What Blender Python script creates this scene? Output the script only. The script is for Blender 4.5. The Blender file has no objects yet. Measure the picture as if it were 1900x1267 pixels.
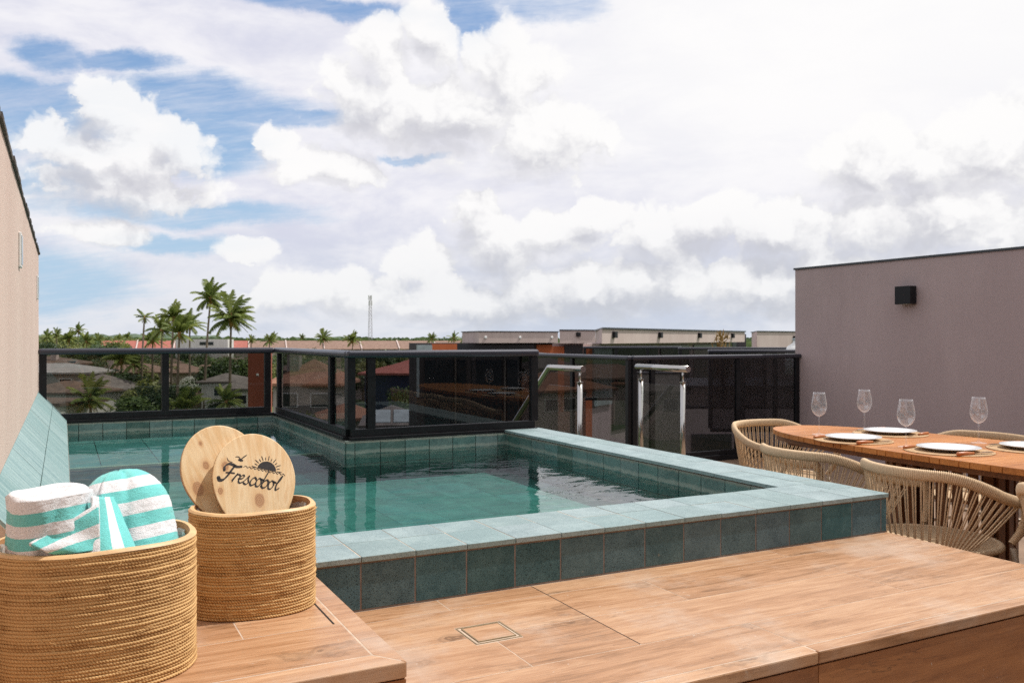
import bpy, math, random
from math import sin, cos, pi, radians as R
from mathutils import Vector, Matrix
sc = bpy.context.scene
random.seed(7)
COL = sc.collection

# ------------------------------------------------------------------ camera, sky, sun, exposure
EYE = 1.27
YAW = R(27.5)
S, K = sin(YAW), cos(YAW)
cd = bpy.data.cameras.new("camera")
cd.sensor_width = 36; cd.lens = 36 * 1600 / 1900; cd.shift_y = -5.5 / 1900
cd.clip_start = .02; cd.clip_end = 20000
cam = bpy.data.objects.new("camera", cd); COL.objects.link(cam)
cam.location = (0, 0, EYE); cam.rotation_euler = (R(90), 0, -YAW)
sc.camera = cam
cd.dof.use_dof = True; cd.dof.focus_distance = 2.6; cd.dof.aperture_fstop = 11

SUN = Vector((.50, -.075, .86)).normalized()
SKY_STRENGTH = .1
sl = bpy.data.lights.new("sun", 'SUN'); sl.energy = 3.9; sl.angle = R(.55); sl.color = (1, .955, .90)
so = bpy.data.objects.new("sun", sl); COL.objects.link(so)
so.rotation_euler = SUN.to_track_quat('Z', 'Y').to_euler()
sc.view_settings.view_transform = 'Standard'; sc.view_settings.look = 'None'
sc.view_settings.exposure = 0.0; sc.view_settings.gamma = 1
sc.render.engine = 'CYCLES'
cy = sc.cycles
cy.use_denoising = False
cy.max_bounces = 12; cy.transparent_max_bounces = 24; cy.glossy_bounces = 6; cy.transmission_bounces = 10; cy.diffuse_bounces = 3
cy.caustics_refractive = False; cy.caustics_reflective = False
cy.sample_clamp_indirect = 6

# ------------------------------------------------------------------ node helper
class NT:
    def __init__(s, tree): s.t = tree; s.t.nodes.clear()
    def __call__(s, typ, ins=None, **props):
        n = s.t.nodes.new(typ)
        for k, v in props.items(): setattr(n, k, v)
        for k, v in (ins or {}).items():
            i = n.inputs[k]
            if isinstance(v, bpy.types.NodeSocket): s.t.links.new(v, i)
            else: i.default_value = v
        return n
    def m(s, op, a, b=0.0, c=0.0, clamp=False):
        return s('ShaderNodeMath', {0: a, 1: b, 2: c}, operation=op, use_clamp=clamp).outputs[0]
    def vm(s, op, a, b=(0, 0, 0), c=(0, 0, 0)):
        n = s('ShaderNodeVectorMath', {0: a, 1: b}, operation=op)
        if op == 'MULTIPLY_ADD':
            n.inputs[2].default_value = c
        return n.outputs['Value'] if op in ('LENGTH', 'DOT_PRODUCT', 'DISTANCE') else n.outputs[0]
    def mix(s, f, a, b, blend='MIX'):
        n = s('ShaderNodeMix', data_type='RGBA', blend_type=blend)
        for i, v in ((0, f), (6, a), (7, b)):
            if isinstance(v, bpy.types.NodeSocket): s.t.links.new(v, n.inputs[i])
            else: n.inputs[i].default_value = v if i == 0 or len(v) == 4 else (*v, 1)
        return n.outputs[2]
    def ss(s, v, a, b, x=0.0, y=1.0):
        return s('ShaderNodeMapRange', {0: v, 1: a, 2: b, 3: x, 4: y}, interpolation_type='SMOOTHSTEP').outputs[0]
    def lin(s, v, a, b, x=0.0, y=1.0):
        return s('ShaderNodeMapRange', {0: v, 1: a, 2: b, 3: x, 4: y}).outputs[0]
    def noise(s, vec, scale, detail=3, rough=.5, dist=0, col=False):
        n = s('ShaderNodeTexNoise', {'Vector': vec, 'Scale': scale, 'Detail': detail, 'Roughness': rough, 'Distortion': dist})
        return n.outputs['Color' if col else 0]

# ------------------------------------------------------------------ world
w = bpy.data.worlds.new("World"); sc.world = w; w.use_nodes = True
def build_world():
    n = NT(w.node_tree)
    d = n('ShaderNodeTexCoord').outputs['Generated']
    sky = n('ShaderNodeTexSky', sky_type='NISHITA', sun_disc=False)
    sky.sun_elevation = math.asin(SUN.z); sky.sun_rotation = math.atan2(SUN.x, SUN.y); sky.air_density = 1.0; sky.dust_density = .6; sky.ozone_density = 1.5
    sep = n('ShaderNodeSeparateXYZ', {0: d})
    fx = n.vm('DOT_PRODUCT', d, (S, K, 0)); rx = n.vm('DOT_PRODUCT', d, (K, -S, 0))
    az = n.m('ARCTAN2', rx, fx); el = n.m('ARCSINE', sep.outputs[2])
    P = n('ShaderNodeCombineXYZ', {0: az, 1: el, 2: 0.0}).outputs[0]
    def ae(px, py):
        q = px - 950
        return math.atan(q / 1600), math.atan((628 - py) / math.hypot(1600, q))
    def chain(vec, blobs):
        cur = None
        for (px, py, a, b) in blobs:
            x, y = ae(px, py); ia, ib = 1600 / a, 1600 / b
            L = n.vm('LENGTH', n.vm('MULTIPLY_ADD', vec, (ia, ib, 0), (-x * ia, -y * ib, 0)))
            cur = L if cur is None else n.m('MINIMUM', cur, L)
        return n.m('SUBTRACT', 1.0, cur)
    nz = n.noise(n.vm('MULTIPLY', P, (1, 1.2, 1)), 9, 11, .64, 0, True)
    nzc = n.vm('SUBTRACT', nz, (.5, .5, .5))
    Pw = n.vm('ADD', P, n.vm('MULTIPLY', nzc, (.062, .052, 0)))
    cum = [(205, 225, 78, 78), (165, 290, 120, 76), (318, 255, 50, 44), (250, 290, 140, 68), (200, 345, 190, 60), (100, 330, 60, 40),
           (712, 90, 66, 70), (795, 55, 58, 66), (940, 130, 96, 72), (690, 190, 110, 90), (850, 225, 220, 96), (1000, 260, 160, 90), (510, 258, 46, 34), (610, 310, 120, 46),
           (880, 405, 62, 66), (940, 470, 110, 70), (790, 490, 90, 56), (640, 545, 220, 48), (455, 465, 50, 26), (190, 425, 90, 26), (1040, 440, 110, 60), (1110, 405, 70, 40), (1230, 450, 150, 76), (1330, 410, 100, 56), (1450, 440, 140, 76), (1180, 530, 420, 72),
           (1620, 320, 120, 84), (1720, 310, 100, 70), (1860, 270, 130, 96), (1720, 410, 260, 120), (1480, 520, 400, 76), (880, 560, 420, 50)]
    up = n.vm('ADD', Pw, (.013, .024, 0))
    def field(vec):
        D = chain(vec, cum)
        q = n.vm('ADD', vec, n.vm('MULTIPLY', nzc, (.03, .03, 0)))
        v1 = n('ShaderNodeTexVoronoi', {'Vector': q, 'Scale': 19.0}, voronoi_dimensions='2D').outputs['Distance']
        v2 = n('ShaderNodeTexVoronoi', {'Vector': q, 'Scale': 46.0}, voronoi_dimensions='2D').outputs['Distance']
        bl = n.m('ADD', n.m('MULTIPLY', n.m('SUBTRACT', .42, v1), .46), n.m('MULTIPLY', n.m('SUBTRACT', .42, v2), .22))
        v3 = n('ShaderNodeTexVoronoi', {'Vector': q, 'Scale': 105.0}, voronoi_dimensions='2D').outputs['Distance']
        bl = n.m('ADD', bl, n.m('MULTIPLY', n.m('SUBTRACT', .42, v3), .13))
        return n.m('ADD', D, bl), bl
    D1, b1 = field(Pw); D2, b2 = field(up)
    shd = n.m('SUBTRACT', D1, D2)
    w_ = n.ss(shd, .06, -.16, .20, .72)
    ca = n('ShaderNodeMapRange', {0: D1, 1: -.08, 2: w_, 3: 0.0, 4: 1.0}, interpolation_type='SMOOTHSTEP').outputs[0]
    # high thin cloud, streaked with distance
    zz = n.m('ADD', n.m('MAXIMUM', sep.outputs[2], 0.0), .22)
    H = n('ShaderNodeVectorMath', {0: d, 1: n('ShaderNodeCombineXYZ', {0: zz, 1: zz, 2: zz}).outputs[0]}, operation='DIVIDE').outputs[0]
    Hr = n('ShaderNodeVectorRotate', {'Vector': H, 'Angle': R(34)}, rotation_type='Z_AXIS').outputs[0]
    v1 = n.noise(n.vm('MULTIPLY', Hr, (1.0, 3.0, 0)), 2.2, 12, .66, .35)
    v2 = n.noise(n.vm('MULTIPLY', Hr, (1.6, 7.0, 0)), 6.0, 8, .7, .4)
    v3 = n.noise(n.vm('MULTIPLY', P, (1.0, 3.2, 0)), 9.0, 9, .62)
    vv = n.m('ADD', n.m('MULTIPLY', v1, .5), n.m('ADD', n.m('MULTIPLY', v2, .25), n.m('MULTIPLY', v3, .25)))
    blue = [(30, 215, 150, 50), (150, 172, 190, 16), (350, 185, 170, 30), (105, 98, 50, 22), (400, 262, 85, 46), (500, 208, 140, 16), (640, 12, 170, 14), (880, 40, 60, 44), (1030, 20, 110, 26), (760, 292, 50, 7), (90, 330, 50, 30), (330, 395, 190, 16), (80, 520, 120, 44), (330, 450, 90, 14), (230, 112, 60, 14)]
    B = chain(n.vm('ADD', P, n.vm('MULTIPLY', nzc, (.12, .05, 0))), blue)
    Bs = n.ss(B, -1.1, .55)
    va = n.m('SUBTRACT', n.m('ADD', vv, n.ss(az, -.25, .3, .10, .42)), n.m('MULTIPLY', Bs, .52))
    va = n.ss(va, .02, .56)
    va = n.m('MAXIMUM', va, n.m('MULTIPLY', n.ss(vv, .42, .66), .45))
    gy = n.noise(n.vm('MULTIPLY', P, (1, 2.8, 0)), 4.6, 9, .62, .3)
    az01 = n.ss(az, -.35, .30)
    vcol = n.mix(n.ss(gy, .34, .62), (.70, .71, .83), (.92, .91, .95))
    hi = n.m('MULTIPLY', n.ss(el, .05, .30), az01)
    vcol = n.mix(n.m('MULTIPLY', hi, .9), vcol, (1.0, .99, .985))
    low = n.ss(el, .17, .0)
    vcol = n.mix(n.m('MULTIPLY', low, .75), vcol, n.mix(n.ss(gy, .40, .60), (.56, .63, .74), (.73, .76, .82)))
    fine = n.noise(n.vm('MULTIPLY', P, (1, 1.3, 0)), 34, 7, .66)
    body = n.noise(P, 7.0, 7, .6)
    lit = n.m('ADD', n.m('MULTIPLY', shd, .85), n.m('ADD', n.m('MULTIPLY', n.m('SUBTRACT', fine, .5), .55), n.m('MULTIPLY', n.m('SUBTRACT', body, .5), 1.3)))
    lit = n.m('ADD', lit, n.m('MULTIPLY', b1, .35))
    lit = n.m('ADD', lit, n.m('MULTIPLY', n.ss(D1, .30, .95), -.22))
    lit = n.ss(lit, -.46, .26)
    ccol = n.mix(lit, (.60, .60, .65), (1.0, .99, .98))
    ccol = n.mix(n.m('MULTIPLY', low, .50), ccol, n.mix(lit, (.52, .57, .64), (.82, .84, .86)))
    tint = n.vm('MULTIPLY', sky.outputs[0], (1.25, 1.15, 1.05))
    base = n.vm('SCALE', tint); base.node.inputs['Scale'].default_value = SKY_STRENGTH * 1.25
    base = n.mix(.45, base, (.16, .36, .74))
    base = n.mix(n.ss(el, .34, -.02, 0, .9), base, (.46, .64, .82))
    c = n.mix(va, base, vcol)
    c = n.mix(n.m('MULTIPLY', ca, .88), c, ccol)
    c = n.vm('SCALE', c); c.node.inputs['Scale'].default_value = 1 / SKY_STRENGTH
    bg = n('ShaderNodeBackground', {0: c, 1: SKY_STRENGTH})
    n('ShaderNodeOutputWorld', {0: bg.outputs[0]})
build_world()

# ------------------------------------------------------------------ mesh builder
class MB:
    def __init__(s): s.v = []; s.f = []; s.r = []; s.mi = []; s.cm = 0; s.rn = 0.5
    def add(s, vs, fs, rnd=None):
        o = len(s.v); s.v.extend([tuple(v) for v in vs])
        for f in fs:
            s.f.append(tuple(i + o for i in f)); s.r.append(s.rn if rnd is None else rnd); s.mi.append(s.cm)
    def obox(s, o, a, b, c, rnd=None):
        o, a, b, c = map(Vector, (o, a, b, c))
        if a.cross(b).dot(c) < 0: a, b = b, a
        vs = [o, o + a, o + a + b, o + b, o + c, o + a + c, o + a + b + c, o + b + c]
        s.add(vs, [(0, 3, 2, 1), (4, 5, 6, 7), (0, 1, 5, 4), (1, 2, 6, 5), (2, 3, 7, 6), (3, 0, 4, 7)], rnd)
    def box(s, x0, x1, y0, y1, z0, z1, rnd=None):
        x0, x1 = sorted((x0, x1)); y0, y1 = sorted((y0, y1)); z0, z1 = sorted((z0, z1))
        s.obox((x0, y0, z0), (x1 - x0, 0, 0), (0, y1 - y0, 0), (0, 0, z1 - z0), rnd)
    def prism(s, pts, z0, z1, rnd=None):
        n = len(pts)
        a = sum(pts[i][0] * pts[(i + 1) % n][1] - pts[(i + 1) % n][0] * pts[i][1] for i in range(n))
        if a < 0: pts = pts[::-1]
        vs = [(x, y, z0) for x, y in pts] + [(x, y, z1) for x, y in pts]
        fs = [tuple(range(n - 1, -1, -1)), tuple(range(n, 2 * n))] + [(i, (i + 1) % n, n + (i + 1) % n, n + i) for i in range(n)]
        s.add(vs, fs, rnd)
    def tube(s, pts, r, n=10, caps=True, closed=False, rnd=None):
        pts = [Vector(p) for p in pts]; m = len(pts)
        rr = r if isinstance(r, (list, tuple)) else [r] * m
        t0 = (pts[1] - pts[0]).normalized()
        up = Vector((0, 0, 1)) if abs(t0.z) < .9 else Vector((1, 0, 0))
        nx = t0.cross(up).normalized(); vs = []
        for i, p in enumerate(pts):
            if closed: t = (pts[(i + 1) % m] - pts[i - 1]).normalized()
            else: t = (pts[min(i + 1, m - 1)] - pts[max(i - 1, 0)]).normalized()
            nx = (nx - t * nx.dot(t)).normalized(); ny = t.cross(nx)
            for k in range(n):
                a = 2 * pi * k / n; vs.append(p + (nx * cos(a) + ny * sin(a)) * rr[i])
        fs = []
        for i in range(m if closed else m - 1):
            j = (i + 1) % m
            for k in range(n): l = (k + 1) % n; fs.append((i * n + k, i * n + l, j * n + l, j * n + k))
        if caps and not closed: fs += [tuple(range(n - 1, -1, -1)), tuple(range((m - 1) * n, m * n))]
        s.add(vs, fs, rnd)
    def lathe(s, prof, n=32, c=(0, 0, 0), closed=False, rnd=None):
        vs = []; m = len(prof)
        for r_, z in prof:
            for k in range(n): a = 2 * pi * k / n; vs.append((c[0] + r_ * cos(a), c[1] + r_ * sin(a), c[2] + z))
        fs = []
        for i in range(m if closed else m - 1):
            j = (i + 1) % m
            for k in range(n): l = (k + 1) % n; fs.append((i * n + k, i * n + l, j * n + l, j * n + k))
        s.add(vs, fs, rnd)
    def build(s, name, mat, parent=None, smooth=False, bevel=0, loc=None):
        me = bpy.data.meshes.new(name); me.from_pydata(s.v, [], s.f); 
        a = me.attributes.new('rnd', 'FLOAT', 'FACE'); a.data.foreach_set('value', s.r)
        for m in (mat if isinstance(mat, (list, tuple)) else [mat]): me.materials.append(m)
        me.polygons.foreach_set('material_index', s.mi)
        if smooth: me.polygons.foreach_set('use_smooth', [True] * len(me.polygons))
        me.update()
        o = bpy.data.objects.new(name, me); COL.objects.link(o)
        if parent: o.parent = parent
        if loc: o.location = loc
        if bevel:
            b = o.modifiers.new('bevel', 'BEVEL'); b.width = bevel; b.segments = 2; b.limit_method = 'ANGLE'; b.angle_limit = R(40)
        return o

def tag(o, label=None, cat=None, group=None, kind=None):
    if label: o['label'] = label
    if cat: o['category'] = cat
    if group: o['group'] = group
    if kind: o['kind'] = kind
    return o
def empty(name, label, cat, loc=(0, 0, 0), rz=0, group=None):
    o = bpy.data.objects.new(name, None); COL.objects.link(o); o.empty_display_size = .1
    o.location = loc; o.rotation_euler = (0, 0, rz)
    return tag(o, label, cat, group)
def copy_tree(o, parent=None):
    c = o.copy(); COL.objects.link(c)
    if parent: c.parent = parent
    for ch in list(o.children): copy_tree(ch, c)
    return c
def at(px, d):
    u = (px - 950) / 1600; return ((S + K * u) * d, (K - S * u) * d)
def zy(py, d): return EYE - (py - 628) * d / 1600
def crom(pts, n=8, closed=False):
    P = [Vector(p) for p in pts]; out = []; m = len(P)
    for i in range(m if closed else m - 1):
        if closed: a, b, c, d = P[i - 1], P[i], P[(i + 1) % m], P[(i + 2) % m]
        else: a, b, c, d = P[max(i - 1, 0)], P[i], P[i + 1], P[min(i + 2, m - 1)]
        for k in range(n):
            t = k / n
            out.append(.5 * ((2 * b) + (c - a) * t + (2 * a - 5 * b + 4 * c - d) * t * t + (3 * b - a - 3 * c + d) * t ** 3))
    if not closed: out.append(P[-1])
    return out

# ------------------------------------------------------------------ materials
M = {}
def mat(name, fn):
    m = bpy.data.materials.new(name); m.use_nodes = True; n = NT(m.node_tree)
    out = n('ShaderNodeOutputMaterial'); b = n('ShaderNodeBsdfPrincipled')
    m.node_tree.links.new(b.outputs[0], out.inputs[0]); fn(n, b, out); M[name] = m; return m
def setp(n, b, **k):
    nm = {'col': 'Base Color', 'rough': 'Roughness', 'metal': 'Metallic', 'spec': 'Specular IOR Level', 'normal': 'Normal'}
    for a, v in k.items():
        i = b.inputs[nm.get(a, a)]
        if isinstance(v, bpy.types.NodeSocket): n.t.links.new(v, i)
        else: i.default_value = (*v, 1) if isinstance(v, tuple) and len(v) == 3 and a == 'col' else v
def bump(n, h, strength=.3, dist=.002):
    return n('ShaderNodeBump', {'Height': h, 'Strength': strength, 'Distance': dist}).outputs[0]
def co(n): return n('ShaderNodeTexCoord').outputs['Object']
def rnd(n): return n('ShaderNodeAttribute', attribute_name='rnd').outputs['Fac']

def plain(name, col, rough=.5, metal=0, var=.12, scale=20, bmp=.0, spec=.5):
    def fn(n, b, o):
        c = co(n); z = n.noise(c, scale, 5, .6)
        f = n.lin(z, .3, .7)
        cc = n.mix(f, tuple(v * (1 - var) for v in col), tuple(min(1, v * (1 + var)) for v in col))
        setp(n, b, col=cc, rough=n.lin(z, .2, .8, max(0, rough - .06), min(1, rough + .06)), metal=metal, spec=spec)
        if bmp: setp(n, b, normal=bump(n, n.noise(c, scale * 8, 3), bmp, .003))
    return mat(name, fn)

def stone(name, lo, hi, streak=None, rough=.42, wet=False, var=1.0, speck=.6):
    spc = .25 if name == 'stone_shaded' else .5
    def fn(n, b, o):
        c = co(n); r = rnd(n)
        off = n('ShaderNodeCombineXYZ', {0: n.m('MULTIPLY', r, 37.), 1: n.m('MULTIPLY', r, 91.), 2: n.m('MULTIPLY', r, 53.)}).outputs[0]
        cv = n('ShaderNodeVectorMath', {0: c, 1: off}, operation='ADD').outputs[0]
        if streak: big = n.noise(n.vm('MULTIPLY', cv, streak), 1, 6, .6, .8)
        else: big = n.noise(cv, 9, 6, .62, .5)
        med = n.noise(cv, 60, 4, .6)
        f = n.m('ADD', n.m('MULTIPLY', big, .75), n.m('ADD', n.m('MULTIPLY', med, .3), n.m('MULTIPLY', r, .35 * var)))
        cc = n.mix(n.ss(f, .40, .80 + .18 * var), lo, hi)
        sp = n.noise(c, 330, 2, .6)
        cc = n.mix(n.ss(sp, .54, .66, 0, speck), cc, tuple(v * .25 for v in lo))
        cc = n.mix(n.ss(n.noise(c, 350, 1), .60, .75, 0, .35), cc, tuple(min(1, v * 1.6) for v in hi))
        hue = n('ShaderNodeHueSaturation', {'Hue': n.lin(r, 0, 1, .5 - .018 * var, .5 + .035 * var), 'Saturation': n.lin(n.m('FRACT', n.m('MULTIPLY', r, 7.3)), 0, 1, 1 - .25 * var, 1 + .12 * var), 'Color': cc}).outputs[0]
        # dried lime and sand specks
        st = n.ss(n.noise(c, 14, 5, .7), .70, .78, 0, .5)
        hue = n.mix(st, hue, (.42, .36, .27))
        if name == 'stone_inner':   # pale lime line left by the water
            zz_ = n('ShaderNodeSeparateXYZ', {0: c}).outputs[2]; wz = n.m('ADD', zz_, n.m('MULTIPLY', n.m('SUBTRACT', n.noise(c, 16, 5, .7), .5), .030))
            ln = n.m('MULTIPLY', n.ss(wz, .574, .580), n.ss(wz, .604, .588)); hue = n.mix(n.m('MULTIPLY', ln, .45), hue, (.42, .44, .38))
            ln2 = n.m('MULTIPLY', n.ss(wz, .634, .646), .55); hue = n.mix(ln2, hue, (.30, .27, .21))
        setp(n, b, spec=spc, col=hue, rough=n.lin(big, .3, .7, rough - .08, rough + .12), normal=bump(n, sp, .25, .0015))
    return mat(name, fn)

def wood(name, lo, mid, hi, axis='x', freq=1.0, rough=.42, knots=True, dust=.35):
    def fn(n, b, o):
        c = co(n); r = rnd(n)
        off = n('ShaderNodeCombineXYZ', {0: n.m('MULTIPLY', r, 37.), 1: n.m('MULTIPLY', r, 11.), 2: n.m('MULTIPLY', r, 23.)}).outputs[0]
        cv = n('ShaderNodeVectorMath', {0: c, 1: off}, operation='ADD').outputs[0]
        st = {'x': (1, 9, 9), 'y': (9, 1, 9), 'z': (9, 9, 1)}[axis]
        w1 = n.noise(n.vm('MULTIPLY', cv, st), 2.2 * freq, 7, .62, 1.6)
        w2 = n.noise(n.vm('MULTIPLY', cv, tuple(v * (1 if v == 1 else 2.2) for v in st)), 9 * freq, 5, .7)
        w3 = n.noise(n.vm('MULTIPLY', cv, tuple(v * (1 if v == 1 else 3.0) for v in st)), 34 * freq, 3, .7)
        f = n.m('ADD', n.m('MULTIPLY', w1, .66), n.m('ADD', n.m('MULTIPLY', w2, .34), n.m('MULTIPLY', w3, .16)))
        f = n.m('ADD', f, n.m('MULTIPLY', n.m('SUBTRACT', r, .5), .16))
        cr = n('ShaderNodeValToRGB', {0: f}); e = cr.color_ramp.elements
        e[0].position = .36; e[0].color = (*lo, 1); e[1].position = .76; e[1].color = (*hi, 1)
        m_ = e.new(.52); m_.color = (*mid, 1)
        cc = cr.outputs[0]
        if knots:
            ks = {'x': (1.5, 5, 5), 'y': (5, 1.5, 5), 'z': (5, 5, 1.5)}[axis]
            kv = n('ShaderNodeVectorMath', {0: n.vm('MULTIPLY', cv, ks), 1: n.vm('MULTIPLY', n.noise(cv, 8, 4, .6, 0, True), (.5, .5, .5))}, operation='ADD').outputs[0]
            vo = n('ShaderNodeTexVoronoi', {'Vector': kv, 'Scale': 1.3}).outputs['Distance']
            ring = n.m('SINE', n.m('MULTIPLY', vo, 70))
            kn = n.m('MULTIPLY', n.ss(vo, .34, .05), n.lin(ring, -1, 1, .25, .8))
            cc = n.mix(kn, cc, tuple(v * .42 for v in lo))
            crk = n.noise(n.vm('MULTIPLY', cv, tuple(v * (.6 if v == 1 else 1.1) for v in st)), 1.1, 6, .62, 2.2)
            line = n.ss(n.m('ABSOLUTE', n.m('SUBTRACT', crk, .5)), .010, .002, 0, .55)
            cc = n.mix(n.m('MULTIPLY', line, n.ss(n.noise(cv, 2.2, 2), .45, .6)), cc, tuple(v * .3 for v in lo))
        if dust:
            du = n.ss(n.noise(c, 3.1, 7, .68), .46, .74, 0, dust)
            cc = n.mix(du, cc, (.54, .42, .33))
            sm = n.ss(n.noise(n.vm('MULTIPLY', c, (1, 1.6, 1)), 11, 6, .75), .66, .72, 0, dust * .9)
            cc = n.mix(sm, cc, (.60, .50, .40))
            sk = n.ss(n.noise(c, 75, 3, .6), .70, .76, 0, .7); cc = n.mix(sk, cc, (.62, .55, .48))
            sk2 = n.ss(n.noise(n.vm('MULTIPLY', c, (1, 1, 1)), 52, 2, .5), .27, .22, 0, .5); cc = n.mix(sk2, cc, tuple(v * .4 for v in lo))
        setp(n, b, col=cc, rough=n.lin(w2, .3, .7, rough - .1, rough + .12), normal=bump(n, w2, .18, .0012))
    return mat(name, fn)

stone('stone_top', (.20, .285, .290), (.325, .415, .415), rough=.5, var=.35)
stone('stone_shaded', (.036, .100, .122), (.110, .205, .225), rough=.55, speck=1.0, var=.75)  # same stone as the coping, colour darkened for the shaded riser
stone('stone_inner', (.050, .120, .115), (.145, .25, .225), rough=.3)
stone('stone_slope', (.15, .27, .275), (.36, .47, .45), streak=(1.3, 30, 1.3), rough=.5, var=.25, speck=.2)
stone('pool_floor_stone', (.070, .175, .165), (.145, .285, .255), rough=.5, var=.5, speck=.15)
stone('shelf_stone', (.10, .20, .205), (.18, .30, .29), rough=.5, var=.5, speck=.15)
plain('grout_pink', (.22, .185, .17), .9, var=.25, scale=30)
plain('grout_light', (.54, .42, .32), .9, var=.2, scale=30)
plain('grout_dark', (.12, .15, .13), .9, var=.4, scale=14)
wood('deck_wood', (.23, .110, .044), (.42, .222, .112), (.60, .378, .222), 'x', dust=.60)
wood('deck_wood_shaded', (.14, .048, .016), (.30, .12, .042), (.45, .20, .075), 'x', dust=.12, rough=.35)  # same planks as the top, shade of upright faces put into the colour
wood('teak', (.27, .085, .016), (.43, .155, .032), (.58, .235, .06), 'x', 1.4, .38, knots=False, dust=0)
wood('teak_dark', (.10, .035, .012), (.17, .065, .022), (.25, .10, .035), 'z', 1.5, .5, knots=False, dust=0)
wood('handle_wood', (.30, .09, .03), (.42, .14, .045), (.52, .2, .07), 'x', 4, .35, knots=False, dust=0)

def fn_ply(n, b, o, knots=((-.068, .036, .0085), (.006, -.052, .0125), (-.084, -.022, .006))):
    c = co(n)
    w1 = n.noise(n.vm('MULTIPLY', c, (26, 26, 5)), 1, 5, .55, 1.6)
    w2 = n.noise(n.vm('MULTIPLY', c, (300, 300, 26)), 1, 3, .6)
    cc = n.mix(n.ss(w1, .38, .64), (.74, .50, .26), (.86, .67, .42))
    cc = n.mix(n.ss(w1, .58, .66, 0, .45), cc, (.66, .38, .16))
    cc = n.mix(n.ss(w2, .4, .7, 0, .18), cc, (.55, .34, .16))
    sep = n('ShaderNodeSeparateXYZ', {0: c})
    q = n('ShaderNodeCombineXYZ', {0: sep.outputs[0], 1: 0.0, 2: sep.outputs[2]}).outputs[0]
    for kx, kz, kr in knots:
        dd = n.vm('LENGTH', n.vm('MULTIPLY', n.vm('SUBTRACT', n.vm('ADD', q, n.vm('MULTIPLY', n.vm('SUBTRACT', n.noise(c, 90, 3, .5, 0, True), (.5, .5, .5)), (.004, 0, .004))), (kx, 0, kz)), (1, 1, .72)))
        halo = n.ss(dd, kr * 2.3, kr, 0, .4)
        cc = n.mix(halo, cc, (.60, .32, .13))
        rg = n.lin(n.m('SINE', n.m('MULTIPLY', dd, 1700)), -1, 1, .45, .85)
        cc = n.mix(n.m('MULTIPLY', n.ss(dd, kr * 1.05, kr * .85), rg), cc, (.34, .15, .07))
    setp(n, b, col=cc, rough=.42, normal=bump(n, w2, .08, .0005))
mat('plywood', fn_ply)
mat('plywood_back', lambda n, b, o: fn_ply(n, b, o, ((-.072, -.020, .013), (-.036, .026, .008), (-.030, .080, .0045))))
plain('ply_edge', (.36, .20, .09), .6, var=.3, scale=90)
plain('ink', (.022, .018, .018), .55, var=.25, scale=120)

def fn_rope(n, b, o):
    c = co(n); r = rnd(n)
    z1 = n.noise(c, 22, 4, .6); z2 = n.noise(n.vm('MULTIPLY', c, (1, 1, 2.5)), 240, 3, .6)
    f = n.m('ADD', n.m('MULTIPLY', z1, .60), n.m('ADD', n.m('MULTIPLY', z2, .35), n.m('MULTIPLY', r, .55)))
    cr = n('ShaderNodeValToRGB', {0: f}); e = cr.color_ramp.elements
    e[0].position = .34; e[0].color = (.075, .028, .007, 1); e[1].position = .92; e[1].color = (.68, .44, .20, 1)
    m_ = e.new(.60); m_.color = (.32, .158, .052, 1)
    setp(n, b, col=cr.outputs[0], rough=.8, spec=.2, normal=bump(n, z2, .5, .001))
mat('sisal', fn_rope)
plain('rim_wood', (.68, .44, .22), .5, var=.15, scale=30)
plain('basket_inside', (.42, .20, .08), .6, var=.3, scale=25)
def fn_liner(n, b, o):
    setp(n, b, col=(.75, .80, .80), rough=.15, normal=bump(n, n.noise(co(n), 40, 4, .6), .9, .004))
    tr = n('ShaderNodeBsdfTransparent', {0: (.95, .97, .97, 1)})
    mx = n('ShaderNodeMixShader', {0: .45, 1: tr.outputs[0], 2: b.outputs[0]})
    n.t.links.new(mx.outputs[0], o.inputs[0])
mat('liner', fn_liner)
def towel(name, col):
    def fn(n, b, o):
        c = co(n); z = n.noise(c, 520, 2, .6); z2 = n.noise(c, 60, 4, .6)
        setp(n, b, col=n.mix(n.ss(z, .3, .7), tuple(v * .8 for v in col), col), rough=.95, spec=.1,
             normal=bump(n, n.m('ADD', z, n.m('MULTIPLY', z2, 1.6)), .55, .0022))
        b.inputs['Sheen Weight'].default_value = .3
    return mat(name, fn)
towel('towel_white', (.88, .90, .93)); towel('towel_aqua', (.20, .69, .67))

def stucco(name, col, col2, sc_=60):
    def fn(n, b, o):
        c = co(n); z = n.noise(c, 330, 3, .6); g = n.noise(n.vm('MULTIPLY', c, (1, 1, .35)), 1.6, 6, .6)
        cc = n.mix(n.ss(g, .35, .68), col, col2)
        cc = n.mix(n.ss(z, .48, .68, 0, .42), cc, tuple(v * .55 for v in col))
        z3 = n.noise(c, 95, 4, .7); cc = n.mix(n.ss(z3, .5, .72, 0, .25), cc, tuple(v * .7 for v in col)); cc = n.mix(n.ss(z3, .45, .3, 0, .2), cc, tuple(min(1, v * 1.25) for v in col))
        stn = n.noise(n.vm('MULTIPLY', c, (5, 5, .35)), 1, 6, .65); cc = n.mix(n.ss(stn, .56, .72, 0, .16), cc, tuple(v * .6 for v in col))
        setp(n, b, col=cc, rough=.92, spec=.2, normal=bump(n, z, .55, .003))
    return mat(name, fn)
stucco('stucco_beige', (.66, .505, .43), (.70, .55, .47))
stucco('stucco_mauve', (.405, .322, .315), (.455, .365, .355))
stucco('stucco_far', (.52, .42, .385), (.58, .48, .44))
stucco('stucco_white', (.58, .56, .53), (.68, .66, .63))
stucco('stucco_grey', (.30, .27, .245), (.36, .32, .29))
stucco('stucco_dark', (.05, .045, .045), (.07, .06, .06))
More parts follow.
